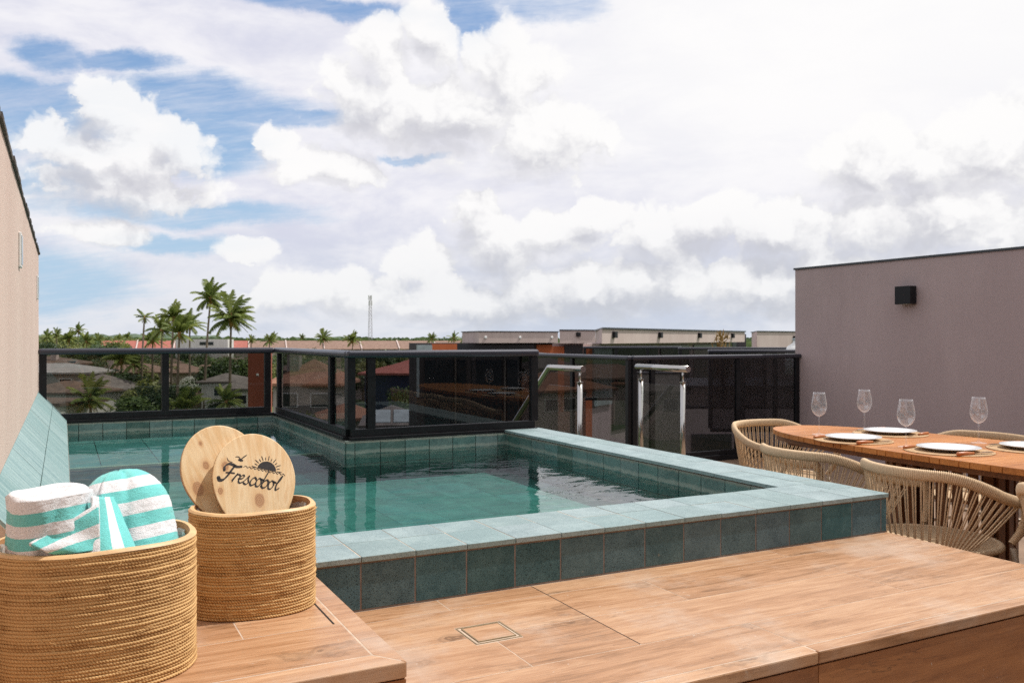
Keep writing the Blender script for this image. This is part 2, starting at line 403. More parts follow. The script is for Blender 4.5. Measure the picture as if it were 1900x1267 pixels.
stucco('orange_panel', (.42, .115, .045), (.48, .14, .06))
stucco('rust_panel', (.26, .075, .045), (.32, .10, .06))
plain('weathered_cap', (.10, .085, .075), .85, var=.7, scale=35)
plain('black_metal', (.010, .010, .012), .45, .0, var=.2, scale=15, spec=.25)
def fn_rail(n, b, o):
    setp(n, b, col=(.045, .045, .06), rough=.30, metal=.3, spec=.6)
mat('rail_top', fn_rail)
plain('steel', (.50, .485, .46), .16, 1.0, var=.05, scale=30)
plain('capping', (.045, .05, .055), .4, .3, var=.2, scale=12)
plain('white_plastic', (.80, .80, .78), .4, var=.04)
plain('porcelain', (.78, .79, .80), .12, var=.02)
plain('placemat', (.50, .32, .17), .85, var=.3, scale=140, bmp=.6)
def fn_cord(n, b, o):
    z = n.noise(co(n), 170, 3, .6); f = n.m('ADD', n.m('MULTIPLY', rnd(n), .6), n.m('MULTIPLY', z, .6))
    setp(n, b, col=n.mix(n.ss(f, .2, .9), (.32, .205, .11), (.76, .57, .37)), rough=.8, spec=.25, normal=bump(n, z, .4, .001))
mat('cord', fn_cord)
plain('chair_metal', (.44, .34, .235), .4, var=.06)
plain('brass', (.36, .28, .17), .45, .4, var=.2, scale=60)
plain('dark_gap', (.012, .009, .007), .9)
plain('concrete', (.27, .25, .23), .85, var=.2, scale=3)
plain('floor_tile', (.26, .17, .11), .5, var=.2, scale=4)
plain('asphalt', (.05, .05, .05), .9)
plain('window_dark', (.02, .025, .03), .08, var=.1, spec=.8)
plain('window_light', (.28, .33, .34), .1, var=.2, scale=2)
plain('solar', (.02, .03, .07), .12, var=.2, scale=3, spec=.8)
plain('mast_metal', (.35, .32, .31), .5, .2)
plain('trunk_bark', (.20, .155, .11), .9, var=.35, scale=6, bmp=.5)
def roofm(name, lo, hi):
    def fn(n, b, o):
        c = co(n); z = n.noise(c, 1.3, 6, .65)
        wv = n('ShaderNodeTexWave', {'Vector': c, 'Scale': 2.2, 'Distortion': .4, 'Detail': 1.0}, bands_direction='X').outputs['Fac']
        cc = n.mix(n.ss(z, .35, .68), lo, hi); cc = n.mix(n.m('MULTIPLY', wv, .3), cc, tuple(v * .5 for v in lo))
        setp(n, b, col=cc, rough=.85, normal=bump(n, wv, .5, .05))
    return mat(name, fn)
roofm('roof_red', (.34, .10, .075), (.44, .15, .11)); roofm('roof_brown', (.22, .135, .10), (.31, .20, .15)); roofm('roof_umber', (.11, .07, .05), (.19, .12, .085))
roofm('roof_terra', (.25, .11, .065), (.34, .17, .10)); roofm('roof_grey', (.13, .11, .10), (.22, .19, .17)); roofm('roof_pale', (.30, .28, .27), (.42, .40, .39))
def leafm(name, lo, hi, tr=.25):
    def fn(n, b, o):
        r = rnd(n); cc = n.mix(r, lo, hi)
        setp(n, b, col=cc, rough=.5)
        t = n('ShaderNodeBsdfTranslucent', {0: cc})
        mx = n('ShaderNodeMixShader', {0: tr, 1: b.outputs[0], 2: t.outputs[0]})
        n.t.links.new(mx.outputs[0], o.inputs[0])
    return mat(name, fn)
leafm('palm_leaf', (.065, .12, .022), (.34, .38, .10), .35); leafm('palm_yellow', (.20, .19, .03), (.42, .33, .07))
leafm('leaf_dark', (.015, .040, .009), (.065, .11, .022)); leafm('leaf_mid', (.028, .065, .012), (.12, .18, .032))
leafm('leaf_light', (.08, .11, .02), (.26, .27, .06)); leafm('leaf_dry', (.16, .10, .03), (.34, .21, .07)); leafm('blossom', (.55, .55, .48), (.8, .8, .74))
plain('palm_husk', (.32, .17, .06), .8, var=.4, scale=3)
def fn_ground(n, b, o):
    c = co(n); z = n.noise(c, .02, 9, .65); z2 = n.noise(c, .35, 6, .6)
    cc = n.mix(n.ss(z, .4, .6), (.035, .065, .018), (.075, .11, .03)); cc = n.mix(n.ss(z2, .55, .68, 0, .7), cc, (.16, .13, .09))
    setp(n, b, col=cc, rough=.95)
mat('ground_mat', fn_ground)
def fn_sea(n, b, o): setp(n, b, col=(.10, .17, .22), rough=.35, normal=bump(n, n.noise(co(n), .05, 4), .3, 1))
mat('sea_mat', fn_sea)
def fn_lawn(n, b, o):
    z = n.noise(co(n), 1.2, 7, .7); setp(n, b, col=n.mix(n.ss(z, .35, .65), (.06, .13, .02), (.13, .22, .04)), rough=.95)
mat('lawn_mat', fn_lawn)
def fn_hill(n, b, o):
    z = n.noise(co(n), .03, 8, .7); setp(n, b, col=n.mix(n.ss(z, .4, .6), (.05, .085, .05), (.10, .14, .08)), rough=1)
mat('hill_mat', fn_hill)
def glassm(name, tint, ior=1.5, rough=0.0):
    def fn(n, b, o):
        tr = n('ShaderNodeBsdfTransparent', {0: (*tint, 1)}); gl = n('ShaderNodeBsdfGlossy', {0: (1, 1, 1, 1), 1: rough})
        fr = n('ShaderNodeFresnel', {0: ior}); ff = n.m('MULTIPLY', fr.outputs[0], n.m('SUBTRACT', 1.0, n('ShaderNodeNewGeometry').outputs['Backfacing']))
        mx = n('ShaderNodeMixShader', {0: ff, 1: tr.outputs[0], 2: gl.outputs[0]})
        n.t.links.new(mx.outputs[0], o.inputs[0])
    return mat(name, fn)
glassm('rail_glass', (.64, .645, .63), 1.45)
glassm('smoke_glass', (.50, .50, .52), 1.5)
glassm('clear_glass', (.90, .93, .91), 1.45)
def fn_wine(n, b, o):
    tr = n('ShaderNodeBsdfTransparent', {0: (.985, .985, .985, 1)}); gl = n('ShaderNodeBsdfGlossy', {0: (1, 1, 1, 1), 1: .012})
    f = n.m('MULTIPLY', n('ShaderNodeFresnel', {0: 1.75}).outputs[0], n.m('SUBTRACT', 1.0, n('ShaderNodeNewGeometry').outputs['Backfacing']))
    mx = n('ShaderNodeMixShader', {0: f, 1: tr.outputs[0], 2: gl.outputs[0]})
    df = n('ShaderNodeBsdfDiffuse', {0: (.9, .9, .92, 1)})
    m2 = n('ShaderNodeMixShader', {0: n.lin(f, .02, .5, .022, .26), 1: mx.outputs[0], 2: df.outputs[0]})  # white diffuse towards the edges paints in the bright highlights
    n.t.links.new(m2.outputs[0], o.inputs[0])
mat('wine_glass', fn_wine)
def fn_water(n, b, o):
    c = co(n)
    sep = n('ShaderNodeSeparateXYZ', {0: c})
    rough_zone = n.m('MULTIPLY', n.ss(sep.outputs[0], 1.15, 2.1), n.ss(sep.outputs[1], 2.4, 3.2))
    w1 = n.noise(n.vm('MULTIPLY', c, (1, 1.3, 1)), 2.6, 3, .5, .6); w2 = n.noise(n.vm('MULTIPLY', c, (1, 1.4, 1)), 9, 3, .5, .5)
    h = n.m('ADD', n.m('MULTIPLY', w1, n.lin(rough_zone, 0, 1, .0045, .012)), n.m('MULTIPLY', w2, n.lin(rough_zone, 0, 1, .0002, .0030)))
    bp = n('ShaderNodeBump', {'Height': h, 'Strength': .8, 'Distance': 1.0}).outputs[0]
    tr = n('ShaderNodeBsdfTransparent', {0: (.59, .875, .825, 1)})
    gl = n('ShaderNodeBsdfGlossy', {0: (1, 1, 1, 1), 1: .02, 'Normal': bp}); fr = n('ShaderNodeFresnel', {0: 1.33, 'Normal': bp})
    mx = n('ShaderNodeMixShader', {0: fr.outputs[0], 1: tr.outputs[0], 2: gl.outputs[0]})
    n.t.links.new(mx.outputs[0], o.inputs[0])
mat('water_mat', fn_water)

# ================================================================== THE TERRACE
DZ, BZ, CZ, WZ = .518, .641, .670, .574       # deck, bench, coping, water level
RY, RX = 2.30, 2.84                             # pool outer faces
IX0, IX1, IY0 = .025, 2.57, 2.60
LX, LY, BY = 1.50, 5.04, 7.05                   # corner of the L and pool back
TS = .16
def steps(a, b, first, size):
    xs = [a]; x = first
    while x < b - 1e-4:
        if x > a + .004: xs.append(x)
        x += size
    xs.append(b); return xs
def tiles(mb, o, U, V, Nn, us, vs, gap=.004, th=.008, jit=.0006):
    """thin raised tiles on the plane o + u*U + v*V"""
    o, U, V, Nn = map(Vector, (o, U, V, Nn))
    for i in range(len(us) - 1):
        for j in range(len(vs) - 1):
            a, b, c, d = us[i] + gap / 2, us[i + 1] - gap / 2, vs[j] + gap / 2, vs[j + 1] - gap / 2
            if b - a < .003 or d - c < .003: continue
            t = th + random.uniform(-jit, jit)
            mb.obox(o + U * a + V * c, U * (b - a), V * (d - c), Nn * t, random.random())

# --- building body and floor
g = MB()
g.prism([(-.40, -6), (7.6, -6), (7.6, 7.05), (4.95, 7.05), (4.95, 8.9), (4.5, 8.9), (4.5, 6.0), (3.75, 6.0), (3.75, 5.2), (2.86, 5.2), (2.86, 2.5), (-.40, 2.5)], -.25, 0)
tag(g.build('floor', M['floor_tile']), kind='structure', label='terrace floor')
g = MB()
g.prism([(-.3, -5.9), (7.5, -5.9), (7.5, 6.9), (4.9, 6.9), (4.9, 5.9), (3.6, 5.9), (3.6, 5.0), (2.75, 5.0), (1.45, 5.0), (1.45, 7.0), (-.3, 7.0)], -9.2, -.262)
tag(g.build('terrace_building', M['stucco_grey']), 'grey rendered house whose roof terrace carries the pool', 'building')

# --- penthouse behind the camera (seen only mirrored in the glass)
t = empty('penthouse', 'dark glazed penthouse at the back of the roof terrace', 'building', (0, -2.4, 0))
g = MB(); g.box(-.4, 7.6, -.02, -3.4, .003, 3.0); g.build('wall', M['stucco_mauve'], t)
g = MB(); g.box(-.4, 7.6, 1.2, -3.6, 3.01, 3.3); g.build('roof', M['capping'], t)
for x in (.3, 2.2, 4.1, 5.9):
    g = MB(); g.box(x, x + 1.7, -.018, .04, .05, 2.45); g.build('sliding_door', M['window_dark'], t)

# --- deck
t = empty('timber_deck', 'raised wood-look plank deck in front of the pool wall', 'deck', (0, 0, 0))
g = MB(); g.box(.40, RX - .011, 1.507, 2.36, .0, DZ - .0004); g.build('base', M['grout_light'], t)
g = MB()
rows = [(2.30, 2.20, [.4, .953, 1.262, 2.22, RX]), (2.20, 1.97, [.4, 1.262, 1.60, RX]), (1.97, 1.735, [.4, .957, 1.262, 2.23, RX]), (1.735, 1.545, [.4, 1.61, RX])]
dr = (.900, 1.032, 1.916, 2.056)
for y1, y0, xs in rows:
    for a, b in zip(xs, xs[1:]):
        gp = .0016 if b != RX else -.002
        x0, x1 = a + .0014, b - gp
        if b == 1.262: x1 = b - .0018
        if a == 1.262: x0 = a + .0018
        if b == RX: x1 = RX - .012
        rn = random.random()
        ya, yb = y0 + .0015, y1 - .0015
        # leave the drain's square out
        if x0 < dr[0] + .01 and x1 > dr[0] - .0 or (x0 < dr[1] and x1 > dr[1]):
            lo, hi = max(ya, dr[2]), min(yb, dr[3])
            if hi > lo + .002:
                if x0 < dr[0]: g.box(x0, dr[0], lo, hi, DZ - .0101, DZ, rn)
                if x1 > dr[1]: g.box(max(x0, dr[1]), x1, lo, hi, DZ - .0101, DZ, rn)
                if ya < lo: g.box(x0, x1, ya, lo, DZ - .0101, DZ, rn)
                if yb > hi: g.box(x0, x1, hi, yb, DZ - .0101, DZ, rn)
                continue
        g.box(x0, x1, ya, yb, DZ - .0101, DZ, rn)
g.build('plank_surface', M['deck_wood'], t)
g = MB()
for a, b in ((.4, 1.61), (1.61, RX)): g.box(a + .001, b - .001, 1.497, 1.5447, DZ - .030, DZ + .0006, random.random())
g.box(RX - .010, RX + .003, 1.547, 2.34, DZ - .03, DZ + .0005, .4)
g.build('edge_trim', M['deck_wood'], t, bevel=.004)
g = MB()
for z0, z1 in ((.262, DZ - .034), (.03, .258)):
    for a, b in ((.4, 1.612), (1.612, RX)): g.box(a + .0012, b - .0012, 1.4995, 1.5065, z0, z1, random.random())
g.build('front_board', M['deck_wood_shaded'], t)
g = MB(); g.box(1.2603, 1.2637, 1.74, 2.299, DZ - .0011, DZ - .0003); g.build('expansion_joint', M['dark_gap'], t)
g = MB(); g.box(2.838, 2.846, 1.50, 2.34, .02, DZ - .032); g.build('side_board', M['deck_wood_shaded'], t)

t = empty('floor_drain', 'square tile-filled drain cover set in the plank deck', 'drain cover', (.966, 1.986, DZ))
h_ = .064
g = MB()
for s_ in (-1, 1):
    g.box(-h_, h_, s_ * h_, s_ * (h_ - .0028), -.009, .0012); g.box(s_ * h_, s_ * (h_ - .0028), -h_ + .0029, h_ - .0029, -.009, .0012)
g.build('frame', M['brass'], t)
g = MB()
for s_ in (-1, 1):
    g.box(-.053, .053, s_ * .053, s_ * .0505, -.006, .0025); g.box(s_ * .053, s_ * .0505, -.0504, .0504, -.006, .0025)
g.build('rim', M['brass'], t)
g = MB(); g.box(-.050, .050, -.050, .050, -.007, .0022); g.build('tile_insert', M['deck_wood'], t)

# --- bench platform with the baskets
BX, BF = .595, 1.587
t = empty('bench_platform', 'low wood-look platform beside the left wall carrying the baskets', 'platform')
g = MB(); g.box(-.159, BX - .008, BF + .008, RY - .001, .002, BZ - .0004); g.build('base', M['grout_light'], t)
g = MB()
for y1, y0, xs in ((2.285, 2.098, [-.158, .15, BX - .05]), (2.098, 1.862, [-.158, .335, BX - .05]), (1.862, 1.652, [-.158, BX - .05])):
    for a, b in zip(xs, xs[1:]): g.box(a + .0016, b - .0016, y0 + .0016, y1 - .0016, BZ - .01, BZ, random.random())
g.build('plank_surface', M['deck_wood'], t)
g = MB()
g.add([(BX, BF, BZ), (BX, 2.298, BZ), (BX - .0487, 2.298, BZ), (BX - .0487, BF + .0643, BZ), (BX, BF, BZ - .032), (BX, 2.298, BZ - .032), (BX - .0487, 2.298, BZ - .032), (BX - .0487, BF + .0643, BZ - .032)],
      [(0, 1, 2, 3), (7, 6, 5, 4), (0, 4, 5, 1), (1, 5, 6, 2), (2, 6, 7, 3), (3, 7, 4, 0)], .3)
g.add([(-.158, BF, BZ), (BX - .001, BF, BZ), (BX - .0497, BF + .0643, BZ), (-.158, BF + .0643, BZ), (-.158, BF, BZ - .032), (BX - .001, BF, BZ - .032), (BX - .0497, BF + .0643, BZ - .032), (-.158, BF + .0643, BZ - .032)],
      [(0, 1, 2, 3), (7, 6, 5, 4), (0, 4, 5, 1), (1, 5, 6, 2), (2, 6, 7, 3), (3, 7, 4, 0)], .7)
g.build('edge_trim', M['deck_wood'], t, bevel=.0025)
g = MB(); g.box(-.158, BX - .001, BF + .002, BF + .0075, .39, BZ - .035, .2); g.box(-.158, BX - .001, BF + .002, BF + .0075, .14, .387, .8); g.build('front_board', M['deck_wood_shaded'], t)
g = MB(); g.box(BX - .0075, BX - .001, BF + .008, 2.29, DZ + .002, BZ - .034, .5); g.build('side_board', M['deck_wood_shaded'], t)
g = MB(); g.box(.5275, .5315, 1.868, 2.06, BZ - .004, BZ + .0007); g.build('slot', M['dark_gap'], t)

# --- pool
pool = empty('swimming_pool', 'raised rooftop pool clad in green stone tiles', 'swimming pool')
CT = .016                                         # coping thickness
g = MB()
g.box(-.15, RX - .0018, RY + .0018, IY0 - .010, .03, CZ - CT - .001)
g.box(IX1 + .010, RX - .0018, IY0 - .010, LY + .05, .03, CZ - CT - .001)
g.build('outer_wall', M['grout_pink'], pool)
jx = .728
xs = steps(BX - .04, RX, jx - .16, TS)
xs[-1] = RX
g = MB()
tiles(g, (0, RY + .008, 0), (1, 0, 0), (0, 0, 1), (0, -1, 0), xs, [DZ + .003, CZ - CT - .0035], .0048, .0075)
ys = steps(RY, LY + .1, RY + .16, TS)
tiles(g, (RX - .008, 0, 0), (0, 1, 0), (0, 0, 1), (1, 0, 0), ys, [.36, DZ - .0, CZ - CT - .004], .0045, .0075)
g.build('facing_tile', M['stone_shaded'], pool, bevel=.0012)
g = MB(); OV = .006
xc = steps(.18, RX + OV, jx - 3 * .16, TS)
tiles(g, (0, RY - OV, CZ - CT), (1, 0, 0), (0, 1, 0), (0, 0, 1), xc, [0, .168], .0022, CT)
tiles(g, (0, RY - OV, CZ - CT), (1, 0, 0), (0, 1, 0), (0, 0, 1), [x for x in xc if x < IX1 + .02] + [IX1 - .004, ], [.168, IY0 - RY + OV], .0022, CT) if 0 else None
xc2 = [x for x in xc if x <= RX - .2] + [RX - .13, RX + OV]
tiles(g, (0, RY - OV, CZ - CT), (1, 0, 0), (0, 1, 0), (0, 0, 1), xc2, [.168, IY0 - RY + OV - .001], .0022, CT)
yc = steps(IY0, LY + .05, IY0 + .07, TS * 2)
tiles(g, (0, 0, CZ - CT), (1, 0, 0), (0, 1, 0), (0, 0, 1), [IX1, IX1 + .155, RX + OV], yc, .0022, CT)
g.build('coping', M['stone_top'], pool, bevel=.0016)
g = MB(); g.box(.18, RX - .002, RY + .002, IY0 - .004, CZ - CT - .0008, CZ - .0012); g.box(IX1 + .004, RX - .002, IY0 - .004, LY + .045, CZ - CT - .0008, CZ - .0012)
g.build('coping_grout', M['grout_light'], pool)
# inner faces
BOT = WZ - .17
g = MB(); zz = [BOT, WZ - .06, CZ - CT - .003]
xi = steps(IX0, IX1, jx - 5 * .16, TS)
tiles(g, (0, IY0 - .009, 0), (1, 0, 0), (0, 0, 1), (0, 1, 0), xi, zz, .004, .008)
yi = steps(IY0, LY, IY0 + .16, TS)
tiles(g, (IX1 + .009, 0, 0), (0, 1, 0), (0, 0, 1), (-1, 0, 0), yi, zz, .004, .008)
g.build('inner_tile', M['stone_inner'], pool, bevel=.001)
g = MB()
zb = [BOT, WZ - .06, CZ - .022]
tiles(g, (0, LY - .001, 0), (1, 0, 0), (0, 0, 1), (0, -1, 0), steps(LX, IX1 + .02, LX + .055, TS), zb, .005, .008)
tiles(g, (LX + .001, 0, 0), (0, 1, 0), (0, 0, 1), (-1, 0, 0), steps(LY, BY, LY + .16, TS), zb, .005, .008)
tiles(g, (0, BY + .008, 0), (1, 0, 0), (0, 0, 1), (0, -1, 0), steps(IX0, LX, .1, TS), zb, .005, .008)
g.build('back_tile', M['stone_inner'], pool, bevel=.001)
g = MB()
g.box(LX + .002, IX1 + .02, LY, LY + .12, -.2, CZ - .018); g.box(LX + .002, LX + .12, LY + .12, BY + .16, -.2, CZ - .018); g.box(-.15, LX + .002, BY + .009, BY + .16, -.2, CZ - .018)
g.build('back_wall', M['grout_dark'], pool)
g = MB()
tiles(g, (0, 0, BOT - .008), (1, 0, 0), (0, 1, 0), (0, 0, 1), steps(IX0, IX1, .2, .24), steps(IY0, 5.57, IY0 + .24, .24), .0012, .008)
g.build('basin_floor', M['pool_floor_stone'], pool)
g = MB(); g.box(-.1, IX1 + .05, IY0 - .05, 5.6, BOT - .06, BOT - .004); g.build('basin_slab', M['pool_floor_stone'], pool)
SHZ = WZ - .055
g = MB(); tiles(g, (0, 0, SHZ - .008), (1, 0, 0), (0, 1, 0), (0, 0, 1), steps(IX0, LX, .2, .32), steps(5.60, BY, 5.92, .32), .005, .008)
tiles(g, (0, 5.578, 0), (1, 0, 0), (0, 0, 1), (0, -1, 0), steps(IX0, LX, .2, .24), [BOT, SHZ - .012], .005, .008)
g.build('shelf_tile', M['shelf_stone'], pool)
g = MB(); g.box(IX0, LX, 5.564, 5.599, SHZ - .010, SHZ + .003); g.build('shelf_nosing', M['grout_light'], pool)
g = MB(); g.box(-.1, LX + .01, 5.58, BY + .01, BOT - .05, SHZ - .009); g.build('shelf_base', M['grout_dark'], pool)
# sloping tiled apron by the left wall
g = MB()
U = Vector((.185, 0, -.216)); L_ = U.length; U.normalize(); Nn = Vector((.216, 0, .185)).normalized()
ysl = steps(RY + .02, 7.24, 2.9, .62)
tiles(g, Vector((-.16, 0, .886)) - Nn * .008, U, (0, 1, 0), Nn, [0, L_ * .50, L_], ysl, .004, .008)
g.build('sloping_apron', M['stone_slope'], pool)
g = MB(); g.prism([(-.158, RY + .02), (.020, RY + .02), (.020, 7.235), (-.158, 7.235)], BOT, CZ - .02)
g.add([(-.159, RY + .02, .874), (.018, RY + .02, .664), (.018, 7.238, .664), (-.159, 7.238, .874), (-.159, RY + .02, .64), (.018, RY + .02, .64), (.018, 7.238, .64), (-.159, 7.238, .64)],
      [(0, 1, 2, 3), (4, 7, 6, 5), (0, 4, 5, 1), (3, 2, 6, 7), (0, 3, 7, 4), (1, 5, 6, 2)])
g.build('apron_base', M['grout_light'], pool)
g = MB(); tiles(g, (.0195, 0, 0), (0, 1, 0), (0, 0, 1), (1, 0, 0), steps(RY + .31, 7.03, 2.77, TS), [BOT, WZ - .06, CZ - .012], .004, .0075)
g.build('side_tile', M['stone_inner'], pool)
# water
wm = bpy.data.meshes.new('water')
wm.from_pydata([(IX0 + .003, IY0 + .001, WZ), (IX1, IY0 + .001, WZ), (IX1, LY - .01, WZ), (LX - .01, LY - .01, WZ), (LX - .01, BY - .001, WZ), (IX0 + .003, BY - .001, WZ)], [], [(0, 1, 2, 3, 4, 5)])
wm.materials.append(M['water_mat'])
wo = bpy.data.objects.new('water', wm); COL.objects.link(wo); tag(wo, 'calm green pool water', kind='structure')

# --- walls
t = empty('left_boundary_wall', 'sunlit beige rendered wall rising on the left of the pool', 'wall', (-.16, 0, 0))
g = MB(); g.box(-.2, 0, -2.38, 7.24, .004, 1.885); g.build('wall', M['stucco_beige'], t)
g = MB()
y = -2.38
while y < 7.25:
    y1 = min(y + random.uniform(.05, .16), 7.255); g.box(-.21, .006 + random.uniform(0, .006), y, y1, 1.884, 1.9 + random.uniform(-.004, .004)); y = y1
g.build('weathered_coping', M['weathered_cap'], t)
for (y0, z0, z1, nm) in ((4.06, 1.56, 1.70, 'upper slim white lamp flush on the beige wall, nearer one'), (6.75, 1.54, 1.70, 'slim white lamp near the far end of the beige wall')):
    q = empty('flush_wall_lamp', nm, 'wall lamp', (-.16, y0, z0))
    g = MB(); g.box(0, .010, -.055, .055, 0, z1 - z0); g.build('housing', M['white_plastic'], q, bevel=.003)
    g = MB(); g.box(.0101, .013, -.042, .042, .012, z1 - z0 - .012); g.build('lens', M['window_light'], q)
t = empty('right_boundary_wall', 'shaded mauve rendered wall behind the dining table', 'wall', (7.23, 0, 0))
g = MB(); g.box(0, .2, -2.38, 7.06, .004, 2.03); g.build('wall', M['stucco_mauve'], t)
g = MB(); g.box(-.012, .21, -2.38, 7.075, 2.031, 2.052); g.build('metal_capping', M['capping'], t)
def sconce(loc, rz, label, group=None, s=1.0):
    q = empty('wall_sconce', label, 'wall light', loc, rz, group)
    g = MB(); g.box(-.012, .0, -.05 * s, .05 * s, -.06 * s, .06 * s); g.build('back_plate', M['black_metal'], q)
    g = MB(); g.box(-.10 * s, -.0125, -.0865 * s, .0865 * s, -.0865 * s, .0865 * s); g.build('shade', M['black_metal'], q, bevel=.003)
    g = MB(); g.box(-.085 * s, -.03, -.06 * s, .06 * s, -.089 * s, -.0866 * s); g.build('lens', M['white_plastic'], q)
    return q
sconce((7.23, 5.60, 1.685), 0, 'square black up-down light high on the mauve wall')

# --- glass railings
def railing(name, label, p0, p1, ztop, zbot, posts, base=None, glass='rail_glass', capl=0.03, post_w=.05, ends=(True, True)):
    """p0->p1 in plan; posts as fractions"""
    p0, p1 = Vector((*p0, 0)), Vector((*p1, 0)); d = p1 - p0; L = d.length; rz = math.atan2(d.y, d.x)
    q = empty(name, label, 'railing', (p0.x, p0.y, 0), rz)
    g = MB(); g.box(-.03, L + .03, -.034, .034, ztop - .046, ztop); tr_ = g.build('top_rail', M['rail_top'], q, bevel=.017); tr_.modifiers[0].segments = 4
    g = MB(); g.box(0, L, -.022, .022, zbot, zbot + .045)
    if base is not None: g.box(-.01, L + .01, -.042, .042, base, zbot - .001)
    g.build('bottom_rail', M['black_metal'], q, bevel=.002)
    ps = [f * L for f in posts]
    for x in ps:
        g = MB(); g.box(x - post_w / 2, x + post_w / 2, -.021, .021, zbot + .0455, ztop - .0455); g.build('post', M['black_metal'], q, bevel=.002)
    for a, b in zip(ps, ps[1:]):
        g = MB(); g.box(a + post_w / 2 + .001, b - post_w / 2 - .001, -.004, .004, zbot + .046, ztop - .046); g.build('glass_panel', M[glass], q)
    return q
RT = 1.197
railing('glass_railing', 'black framed glass railing along the back edge of the pool, by the beige wall', (-.13, BY + .05), (LX - .01, BY + .05), RT, CZ + .005, [.0, .51, .985], base=CZ - .018)
railing('glass_railing', 'short side of the black glass railing running away from the pool corner', (LX + .045, LY + .08), (LX + .045, BY + .02), RT, CZ + .005, [.0, .19, .97], base=CZ - .018, glass='smoke_glass')
railing('glass_railing', 'long dark glass railing facing the pool, at the middle of the picture', (LX + .045, LY + .045), (RX - .03, LY + .045), RT, CZ + .005, [.0, .10, 1.0], base=CZ - .018, glass='smoke_glass')
railing('glass_railing', 'dark glass railing beside the stairwell behind the steel handrails', (4.95, 7.02), (4.95, 9.3), 1.10, .06, [.0, .46, 1.0], base=.0, glass='smoke_glass')
railing('glass_railing', 'wide dark glass railing ending at the mauve wall', (5.0, 7.0), (7.22, 7.0), 1.10, .06, [.0, .10, .60, .985], base=.0, glass='smoke_glass')
# --- steel handrails of the stair
def handrail(label, x, ya, pts, posts, glass_pts):
    q = empty('steel_handrail', label, 'handrail', (x, ya, 0))
    g = MB(); g.tube([(0, p[0], p[1]) for p in pts], .0262, 20); g.build('grab_bar', M['steel'], q, smooth=False).data.polygons.foreach_set('use_smooth', [True] * (20 * (len(pts) - 1)) + [False] * 2)
    for y, z0, z1 in posts:
        p = MB(); p.tube([(0, y, z0), (0, y, z1)], .0215, 20); po = p.build('post', M['steel'], q, smooth=True)
        p = MB(); p.tube([(0, y, z1 + .0005), (0, y, z1 + .010)], .027, 20); p.build('cap', M['steel'], po)
        p = MB(); p.tube([(0, y, z1 + .010), (0, y, z1 + .105)], .009, 10); p.build('pin', M['steel'], po, smooth=True)
    gg = MB(); vs = [(-.005, y, z) for y, z in glass_pts] + [(.005, y, z) for y, z in glass_pts]; m = len(glass_pts)
    gg.add(vs, [tuple(range(m)), tuple(range(2 * m - 1, m - 1, -1))] + [(i, i + m, (i + 1) % m + m, (i + 1) % m) for i in range(m)])
    gg.build('glass_panel', M['clear_glass'], q)
    return q
handrail('bent steel handrail dropping down the stairs, left of the pair', 3.75, 5.98, [(-.03, 1.02), (.52, 1.02), (1.25, .42), (2.3, -.45)], [(.02, .002, .905), (2.2, -2.0, -.47)], [(.06, .05), (.06, .87), (.52, .87), (2.1, -.45), (2.1, -1.1), (.52, .05)])
handrail('level steel handrail on two polished posts, right of the pair', 4.52, 5.62, [(-.05, 1.02), (.66, 1.02)], [(.02, .002, .905), (.60, .002, .905)], [(.05, .05), (.05, .88), (.57, .88), (.57, .05)])
t = empty('staircase', 'dark flight of steps descending between the steel handrails', 'stairs', (3.8, 6.0, 0))
for k in range(11):
    g = MB(); g.box(0, .66, .02 + k * .27, .02 + (k + 1) * .27 + .02, -.2 - k * .18, -.17 - k * .18); g.build('step', M['black_metal'], t)
for s_ in (-.03, .68):
    g = MB(); g.obox((s_, .0, -.28), (.03, 0, 0), (0, 3.0, -2.0), (0, 0, .2)); g.build('stringer', M['black_metal'], t)

